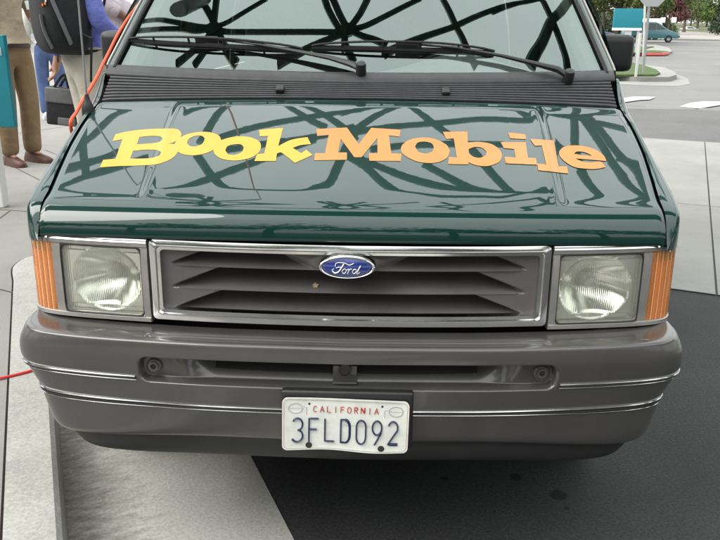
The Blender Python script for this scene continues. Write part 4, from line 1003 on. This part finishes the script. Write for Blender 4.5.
# ------------------------------------------------------------------ people
def skinmesh(name, verts, edges, root, m, parent, lv=2):
    bm = bmesh.new(); sk_ = bm.verts.layers.skin.verify(); vv = []
    for p, r in verts:
        v = bm.verts.new(p); rr_ = r if isinstance(r, tuple) else (r, r); v[sk_].radius = rr_; vv.append(v)
    vv[root][sk_].use_root = True
    for a, b in edges: bm.edges.new((vv[a], vv[b]))
    me = bpy.data.meshes.new(name); bm.to_mesh(me); bm.free()
    o = bpy.data.objects.new(name, me); COL.objects.link(o); o.modifiers.new('skin', 'SKIN').use_smooth_shade = True; shadeless_subdiv(o, lv)
    dg = bpy.context.evaluated_depsgraph_get(); me2 = bpy.data.meshes.new_from_object(o.evaluated_get(dg)); bpy.data.objects.remove(o)
    return link(name, me2, m, parent, True, 180)
def person(label, pos, f, pose, skin, shirt, trousers, shoe, belt=True, girth=1, sleeve='long', H=1.78, hairm='hair'):
    f = Vector((*f, 0)).normalized(); r = Vector((f.y, -f.x, 0)); k = H/1.78; pos = Vector(pos)
    w = lambda a, b, z: pos+(r*a+f*b)*k+Vector((0, 0, z*k))     # right, forward, up
    T = thing('person', label, 'person', tuple(pos), None)
    J = dict(pelvis=(0, 0, .96), waist=(0, .01, 1.08), chest=(0, .0, 1.30), neck=(0, -.01, 1.49), head=(0, .02, 1.62), crown=(0, .01, 1.72),
             hipR=(.095, 0, .90), hipL=(-.095, 0, .90), kneeR=(.11, .03, .50), kneeL=(-.11, .03, .50), ankR=(.11, -.01, .09), ankL=(-.11, -.01, .09), toeR=(.13, .17, .035), toeL=(-.13, .17, .035),
             shR=(.19, -.01, 1.42), shL=(-.19, -.01, 1.42), elR=(.25, -.03, 1.14), elL=(-.25, -.03, 1.14), wrR=(.26, .06, .90), wrL=(-.26, .06, .90))
    J.update(pose); g = {n: w(*p) for n, p in J.items()}
    V = []; E = []; ix = {}
    def add(n, p, rad, par=None):
        ix[n] = len(V); V.append((p, rad*k))
        if par: E.append((ix[par], ix[n]))
    add('pelvis', g['pelvis'], .125); add('waist', g['waist'], .115, 'pelvis'); add('chest', g['chest'], .135, 'waist'); add('upper', g['chest']+(g['neck']-g['chest'])*.6, .11, 'chest'); add('neck', g['neck'], .055, 'upper'); add('jaw', g['neck']+(g['head']-g['neck'])*.6, .062, 'neck'); add('head', g['head'], .082, 'jaw'); add('brow', (g['head']+g['crown'])/2, .086, 'head'); add('crown', g['crown'], .06, 'brow')
    add('nose', g['head']+f*.105*k, .013, 'head'); add('chin', g['head']+f*.075*k-Vector((0, 0, .07)), .028, 'jaw')
    for s in 'RL':
        add('ear'+s, g['head']+r*(.088 if s == 'R' else -.088)*k, .014, 'head')
        add('sh'+s, g['sh'+s], .06, 'upper'); add('el'+s, g['el'+s], .042, 'sh'+s); add('wr'+s, g['wr'+s], .028, 'el'+s)
        d = (g['wr'+s]-g['el'+s]).normalized(); side = d.cross(Vector((0, 0, 1)) if abs(d.z) < .8 else f).normalized(); fl = d.cross(side)
        add('palm'+s, g['wr'+s]+d*.065, .030, 'wr'+s)
        for q, (o, l) in enumerate(((-.027, .075), (-.009, .088), (.009, .083), (.026, .064))):
            b0 = g['wr'+s]+d*.085+side*o; add('f%d%s' % (q, s), b0, .010, 'palm'+s); add('m%d%s' % (q, s), b0+d*l*.5+fl*.012, .0088, 'f%d%s' % (q, s)); add('t%d%s' % (q, s), b0+d*l*.85+fl*.038, .0075, 'm%d%s' % (q, s))
        add('thb'+s, g['wr'+s]+d*.045-side*.035+fl*.01, .012, 'palm'+s); add('tht'+s, g['wr'+s]+d*.088-side*.05+fl*.03, .009, 'thb'+s)
        add('hip'+s, g['hip'+s], .095, 'pelvis'); add('knee'+s, g['knee'+s], .058, 'hip'+s); add('ank'+s, g['ank'+s], .034, 'knee'+s); add('toe'+s, g['ank'+s]+(g['toe'+s]-g['ank'+s])*.55, .022, 'ank'+s)
    B = skinmesh('body', V, E, 0, skin, T)
    # hair and eyes
    hb_ = MB(); hc = (g['head']+g['crown'])/2+Vector((0, 0, .012))-f*.012
    hb_.grid(lambda a, e_: hc+(r*cos(a)*cos(e_)+f*sin(a)*cos(e_))*.098*k+Vector((0, 0, sin(e_)*.105*k-(.05*k*max(0, -sin(a)) if e_ < .3 else 0))), lin(0, 2*pi, 25), lin(.12, pi/2, 9)); hb_.build('hair', M[hairm], T)
    for sgn in (-1, 1): MB().lathe([(0, .012), (.008, .009), (.012, 0), (.008, -.009), (0, -.012)], g['head']+f*.076*k+r*sgn*.031*k+Vector((0, 0, .02)), f, 10).build('eye', M['badge'], T)
    # trousers
    tv = [(g['pelvis']+Vector((0, 0, .085)), .148*k*girth), (g['pelvis'], .152*k*girth)]; te = [(0, 1)]
    for s in 'RL':
        b0 = len(tv); hk = g['hip'+s]+(g['knee'+s]-g['hip'+s])*.5
        tv += [(g['hip'+s]+Vector((0, 0, -.04)), .112*k*girth), (hk, .098*k*girth), (g['knee'+s], .086*k*girth), (g['ank'+s]+(g['knee'+s]-g['ank'+s])*.4, .082*k), (g['ank'+s]+Vector((0, 0, -.025))+f*.012, .078*k)]
        te += [(1, b0), (b0, b0+1), (b0+1, b0+2), (b0+2, b0+3), (b0+3, b0+4)]
    skinmesh('trousers', tv, te, 1, trousers, T)
    sv = [(g['pelvis']+Vector((0, 0, .04)), .112*k), (g['waist']+Vector((0, 0, .06)), .142*k), (g['chest'], .158*k), (g['chest']+(g['neck']-g['chest'])*.62, .120*k), (g['neck']-Vector((0, 0, .02)), .070*k)]; se = [(0, 1), (1, 2), (2, 3), (3, 4)]
    for s in 'RL':
        b0 = len(sv); e_ = g['el'+s]; wv_ = g['wr'+s]
        fr = 1 if sleeve == 'long' else .72
        sv += [(g['sh'+s], .082*k), (g['sh'+s]+(e_-g['sh'+s])*.50*fr, .070*k), (g['sh'+s]+(e_-g['sh'+s])*.88*fr, .068*k)]; se += [(3, b0), (b0, b0+1), (b0+1, b0+2)]
        if sleeve == 'long': sv += [(e_+(wv_-e_)*.12, .064*k), (e_+(wv_-e_)*.6, .054*k), (e_+(wv_-e_)*.92, .044*k)]; se += [(b0+2, b0+3), (b0+3, b0+4), (b0+4, b0+5)]
    skinmesh('shirt', sv, se, 1, shirt, T)
    if belt:
        bc = g['pelvis']+Vector((0, 0, .012)); MB().grid(lambda a, t: bc+(r*cos(a)+f*sin(a))*(.170*k)+Vector((0, 0, -.016+.036*t)), lin(0, 2*pi, 30), [0, 1]).build('belt', M['belt'], T)
    for s in 'RL':
        b = MB(); a0 = g['ank'+s]; d = (g['toe'+s]-a0); d.z = 0; d.normalize(); sd = Vector((d.y, -d.x, 0)); z0 = pos.z
        secs = [(-.075, .030, .055), (-.06, .038, .085), (-.01, .040, .10), (.05, .044, .085), (.11, .049, .062), (.165, .046, .052), (.205, .030, .040), (.215, .012, .028)]
        def shp(t, k_): x_, hw, hh = secs[k_]; a_ = t; return Vector((a0.x, a0.y, z0))+d*x_*1.1+sd*hw*1.2*cos(a_)*(1 if sin(a_) > 0 else 1.05)+Vector((0, 0, max(0, sin(a_))*hh*1.15+.004))
        b.grid(shp, lin(-.5, pi+.5, 16), range(8)); 
        for e_ in (0, 7): b.add([shp(t, e_) for t in lin(-.5, pi+.5, 16)], [tuple(range(16))])
        b.build('shoe', shoe, T)
    return T, g
# man in tan shirt at the left
b1 = G(24, 164, .148); c1 = Vector((b1.x-.03, b1.y+.05, .148))
T1, g1 = person('man in tan short-sleeved shirt and brown trousers beside the teal panel', c1, (.86, -.5), dict(elR=(.27, .0, 1.15), wrR=(.25, .10, .92), elL=(-.24, .04, 1.16), wrL=(-.10, .26, 1.20)), M['skin'], M['shirt_tan'], M['trouser_brown'], M['shoe_brown'], sleeve='short', H=1.93)
bp1 = P(31.5, 4.5, c1.y-.24); bd = MB().box(bp1, (.095, .004, .07), Matrix.Rotation(radians(30), 3, 'Z') @ Matrix.Rotation(radians(-10), 3, 'Y'), .001)
BD1 = bd.build('name_badge', M['badge']); tag(BD1, 'white name badge hanging on the tan shirt', 'badge')
MB().tube([bp1+Vector((-.04, 0, .035)), bp1+Vector((-.02, .10, .36))], .003, 5).tube([bp1+Vector((.04, 0, .035)), bp1+Vector((.03, .10, .36))], .003, 5).build('lanyard', M['packgrey'], BD1)
# person with backpack
c2 = P(85, 60, 4.1); c2.z = .148
T2, g2 = person('person in blue shirt and stone trousers with a black backpack on', c2, (.80, .60), dict(elR=(.27, .03, 1.16), wrR=(.22, .24, 1.0), elL=(-.25, -.06, 1.12), wrL=(-.25, -.12, .90)), M['skin'], M['shirt_blue'], M['trouser_stone'], M['shoe_brown'], H=1.93, girth=1.12)
f2 = Vector((.80, .60, 0)).normalized(); r2 = Vector((f2.y, -f2.x, 0))
pc = P(60, 10, c2.y-.16); pc.z += .06
R2 = Matrix(((r2.x, f2.x, 0), (r2.y, f2.y, 0), (0, 0, 1)))
def packpt(a, e_, s=1):                   # rounded bag: a round the waist, e_ up
    ca, sa = cos(a), sin(a); q = .55
    x = abs(ca)**q*(1 if ca > 0 else -1)*.215; yv = abs(sa)**q*(1 if sa > 0 else -1)*.17
    zz = sin(e_); rr_ = max(.02, cos(e_))**.45
    low = 1+.12*(1-zz)/2
    return pc+R2 @ Vector((x*rr_*s*low, yv*rr_*s*low, abs(zz)**.7*(1 if zz > 0 else -1)*.36*s))
PK = MB().grid(lambda a, e_: packpt(a, e_), lin(0, 2*pi, 49), lin(-pi/2, pi/2, 25)).build('backpack', M['pack'])
tag(PK, 'black backpack with two curved grey stripes worn over the blue shirt', 'backpack')
PKB = bvh_of(PK)
for k_, st in ((.030, [(50, -8), (54, 4), (60, 18), (66, 32), (71, 43)]), (.026, [(42, 14), (43.5, 24), (47, 35), (53, 47)])):
    b = MB(); V = []; cp = [on_sheet(PKB, x.x, x.y, .006) for x in catmull([Vector((*p, 0)) for p in st], 5)]; cp = [p for p in cp if p]
    b.tube(cp, k_, 8, flat=.35) if len(cp) > 2 else None
    b.build('stripe', M['packgrey'], PK, angle=60)
for (x, y_), m in (((43, 5), M['cord']), ((45.5, 3.5), M['yellow']), ((46, 0.5), M['white'])):
    q = on_sheet(PKB, x, y_, .004)
    if q: MB().box(q, (.022, .006, .018), R2, .001).build('patch', m, PK)
for sgn in (-1, 1):
    MB().tube(catmull([pc+R2 @ Vector((sgn*.10, .10, .27)), g2['sh'+('R' if sgn > 0 else 'L')]+Vector((0, 0, .085))-r2*sgn*.06, g2['sh'+('R' if sgn > 0 else 'L')]+f2*.15-r2*sgn*.06+Vector((0, 0, -.12)), pc+R2 @ Vector((sgn*.19, .12, -.18))], 6), .018, 6, flat=.4).build('strap', M['pack'], PK)
q0, q1 = P(91.5, 38, c2.y-.35), P(91, 82, c2.y-.35)
MB().tube([pc+R2 @ Vector((.17, .06, -.2)), q0, q1], [.010, .010, .009], 6, flat=.4).build('loose_strap', M['pack'], PK)
MB().tube([P(57.5, 48, c2.y+.05), P(58, 62, c2.y+.02)], .011, 6, flat=.4).build('loose_strap', M['pack'], PK)
# bag carried in the far hand
hb0 = P(64, 75, c2.y+.22); 
bl_, br_ = P(48.5, 105, c2.y+.30), P(80, 105, c2.y+.30); zt_, zb_ = P(60, 87, c2.y+.3).z, P(60, 125, c2.y+.3).z
bc_ = Vector(((bl_.x+br_.x)/2, c2.y+.30, (zt_+zb_)/2)); Rb = Matrix.Rotation(radians(5), 3, 'Y')
BG = MB().box(bc_, (br_.x-bl_.x, .12, zt_-zb_), Rb, .025).build('shoulder_bag', M['pack']); tag(BG, 'black and grey bag carried low beside the stone trousers', 'bag')
MB().box(bc_+Vector((-.0, -.055, .085)), ((br_.x-bl_.x)*.93, .03, .115), Rb, .012).build('top_flap', M['packgrey'], BG)
MB().box(bc_+Vector((.03, -.055, -.115)), ((br_.x-bl_.x)*.55, .03, .06), Rb, .012).build('front_pocket', M['packgrey'], BG)
MB().tube(catmull([bc_+Vector((-.05, -.03, .15)), hb0+Vector((-.02, -.03, -.02)), hb0+Vector((.02, -.03, -.0)), bc_+Vector((.06, -.03, .15))], 6), .011, 6).tube(catmull([bc_+Vector((-.03, .03, .15)), hb0+Vector((-.01, .03, -.03)), hb0+Vector((.03, .03, -.02)), bc_+Vector((.08, .03, .15))], 6), .011, 6).build('handle', M['pack'], BG)
# person in jeans farther back
b3 = G(47, 119, .148); c3 = Vector((b3.x+.12, b3.y, .148))
person('person in white shirt and blue jeans standing behind the tan-shirted man', c3, (-.3, 1), {}, M['skin'], M['shirt_white'], M['jeans'], M['shoe_white'], H=1.74, belt=False)
# person with the raised forearm behind the van
y4 = 6.6; e4 = P(128, 19, y4); w4 = P(146, 6, y4-.15); c4 = Vector((P(116, 40, y4).x, y4+.12, .148))
f4 = Vector((1, -.15, 0)).normalized(); r4 = Vector((f4.y, -f4.x, 0))
def loc4(p): d = Vector(p)-c4; return (d.dot(r4), d.dot(f4), d.z)
person('person in mauve shirt with a bare bent forearm beyond the van pillar', c4, (1, -.15), dict(elR=loc4(e4), wrR=loc4(w4)), M['skin2'], M['shirt_mauve'], M['jeans'], M['shoe_brown'], sleeve='short', H=1.78)
# ------------------------------------------------------------------ steel canopy overhead (mirrored in hood and windscreen)
BARS = [
 [(-1.32,1.75),(-1.32,2.11)],
 [(-1.46,2.15),(-1.37,1.93),(-1.31,1.78)],
 [(-1.3,1.76),(-1.18,1.79),(-0.88,2.0)],
 [(-1.99,2.04),(-1.82,2.0),(-1.64,1.9),(-1.46,1.8),(-1.32,1.75)],
 [(-2.02,1.94),(-1.8,1.88),(-1.59,1.81),(-1.46,1.75),(-1.32,1.74)],
 [(-1.3,1.74),(-1.18,1.67),(-0.74,1.59),(-0.28,1.55),(-0.19,1.57)],
 [(-1.33,1.71),(-1.4,1.62),(-1.5,1.57),(-1.6,1.54)],
 [(-1.31,1.71),(-1.36,1.57),(-1.45,1.49)],
 [(-1.28,1.69),(-1.19,1.52),(-1.09,1.42)],
 [(-0.38,1.93),(-0.34,1.78),(-0.26,1.6),(-0.2,1.57)],
 [(-0.31,1.93),(-0.25,1.74),(-0.18,1.57)],
 [(-0.02,1.92),(-0.08,1.74),(-0.17,1.57)],
 [(-0.18,1.57),(-0.03,1.61),(0.17,1.75),(0.42,1.96)],
 [(-0.19,1.54),(-0.39,1.47),(-0.57,1.41),(-0.75,1.37)],
 [(-0.18,1.57),(-0.05,1.51),(0.05,1.48),(0.15,1.44)],
 [(-0.19,1.56),(-0.2,1.45),(-0.12,1.33)],
 [(0.62,1.98),(0.67,1.84),(0.72,1.68)],
 [(0.72,1.68),(0.9,1.83),(1.11,2.0),(1.22,2.08),(1.36,2.17),(1.48,2.27)],
 [(0.72,1.68),(0.6,1.61),(0.36,1.49),(0.12,1.38)],
 [(0.72,1.68),(0.77,1.58),(0.82,1.47),(0.88,1.4)],
 [(1.48,2.23),(1.52,2.08),(1.56,1.93),(1.6,1.76),(1.63,1.64),(1.63,1.57)],
 [(1.73,2.37),(1.63,2.13),(1.54,1.97),(1.45,1.72),(1.34,1.54),(1.32,1.5)],
 [(1.02,1.9),(1.13,2.0),(1.24,2.09)],
 [(-2.89,3.33),(-2.84,3.45),(-2.71,3.73),(-2.57,4.15),(-2.34,4.36)],
 [(-2.87,3.98),(-2.73,3.37),(-2.63,3.02)],
 [(-2.91,3.16),(-2.68,3.2),(-2.48,3.26),(-2.35,3.36)],
 [(-2.89,2.76),(-2.69,3.0),(-2.45,3.08),(-2.02,3.23),(-1.87,3.49)],
 [(-2.91,2.63),(-2.8,2.4428571428571426),(-2.58,2.4428571428571426),(-2.29,2.4428571428571426),(-1.96,2.4428571428571426)],
 [(-1.97,3.79),(-1.85,3.96),(-1.66,4.18),(-1.38,4.25)],
 [(-1.4,4.26),(-1.47,3.94),(-1.52,3.61),(-1.56,3.39)],
 [(-1.56,3.18),(-1.37,2.84),(-1.19,2.62),(-0.89,2.5142857142857142),(-0.59,2.5142857142857142),(-0.44,2.65),(-0.32,2.74),(-0.25,3.05),(-0.17,3.42),(-0.09,3.64)],
 [(-1.8,2.5142857142857142),(-1.65,2.66),(-1.33,2.86),(-1.01,3.05),(-0.73,3.25),(-0.49,3.41)],
 [(-1.4,3.44),(-1.29,3.53),(-1.0,3.67),(-0.61,3.81),(-0.1,4.02)],
 [(-0.81,4.23),(-0.74,4.04),(-0.56,3.77),(-0.41,3.63)],
 [(-0.66,4.21),(-0.47,3.94),(-0.25,3.63),(-0.13,3.42)],
 [(-1.31,3.25),(-0.99,3.33),(-0.49,3.45),(-0.14,3.64)],
 [(-0.28,3.9),(0.01,4.12),(0.28,4.21)],
 [(0.28,4.21),(-0.0,3.79),(-0.15,3.52),(-0.21,3.17)],
 [(0.37,4.21),(0.51,3.87),(0.69,3.58),(0.91,3.32),(1.08,2.96),(1.28,2.59)],
 [(-0.13,3.54),(0.18,3.64),(0.65,3.75),(1.04,3.87),(1.43,3.9),(1.58,3.93)],
 [(-0.21,3.17),(-0.03,2.97),(0.14,2.72),(0.38,2.48),(0.61,2.3),(0.97,2.3),(1.17,2.3),(1.38,2.62)],
 [(-0.12,3.13),(0.03,3.02),(0.3,2.84),(0.62,2.71),(0.93,2.64),(1.28,2.59)],
 [(0.49,3.03),(0.67,2.87),(0.93,2.68),(1.28,2.6)],
 [(0.01,3.25),(0.3,3.32),(0.73,3.37),(1.22,3.41)],
 [(1.59,4.26),(1.76,4.19),(2.13,4.08),(2.53,3.97)],
 [(2.02,4.32),(1.97,3.87),(1.92,3.46),(1.95,3.07)],
 [(2.05,4.25),(2.19,3.63),(2.26,3.26),(2.44,2.88),(2.59,2.5142857142857142)],
 [(2.13,4.26),(2.26,3.79),(2.35,3.41),(2.52,3.12),(2.59,2.66)],
 [(1.93,3.1),(2.04,2.81),(2.18,2.407142857142857),(2.43,2.407142857142857)],
 [(1.68,3.72),(1.75,3.49),(1.84,3.36)],
 [(2.32,3.36),(2.54,3.27)],
 [(1.11,2.63),(1.29,2.62),(1.4,2.61),(1.56,2.74)],
 [(1.26,4.25),(1.41,4.23),(1.51,4.01)],
 [(1.38,2.61),(1.61,2.61),(2.05,2.33),(2.62,2.407142857142857)],
]
CAN = thing('canopy', 'dark green steel lattice canopy arching over the parked van', 'canopy', (0, 2, 0))
ZC = 4.2
for p in BARS:
    q = catmull([Vector((x, y, ZC)) for x, y in p], 5) if len(p) > 2 else [Vector((x, y, ZC)) for x, y in p]
    MB().tube(q, .043 if p[0][1] > 2.25 or p[-1][1] > 2.6 else .031, 8).build('beam', M['steel'], CAN)
for c in ((-1.32, 1.74), (-.18, 1.57)): MB().lathe([(0, -.05), (.065, -.05), (.065, .05), (0, .05)], (*c, ZC), (0, 0, 1), 16).build('hub', M['steel'], CAN)
for a, b_ in (((-4.3, .15), (4.3, .15)), ((-4.3, 6.4), (4.3, 6.4)), ((-4.3, .15), (-4.3, 6.4)), ((4.3, .15), (4.3, 6.4)), ((-4.3, 4.5), (4.3, 4.5))):
    MB().tube([Vector((*a, ZC)), Vector((*b_, ZC))], .045, 8).build('edge_beam', M['steel'], CAN)
for x, y in ((-4.3, .15), (4.3, .15), (-4.6, 6.4), (4.6, 6.4)):
    MB().tube([Vector((x, y, 0)), Vector((x*.97, y, ZC))], .06, 10).build('post', M['steel'], CAN)
MB().box((0, .25, ZC+.06), (8.7, 1.2, .05)).build('shade_panel', M['steel'], CAN)  # unseen panel, added to darken the reflection in the hood nose
LP = MB().lathe([(0, .17), (.09, .17), (.10, .15), (.11, -.10), (.10, -.12), (0, -.12)], (-1.52, 2.06, ZC-.12), (.5, .5, .7), 18)
tag(LP.build('flood_lamp', M['metal']), 'grey flood lamp hanging from the canopy above the hood of the van', 'lamp')
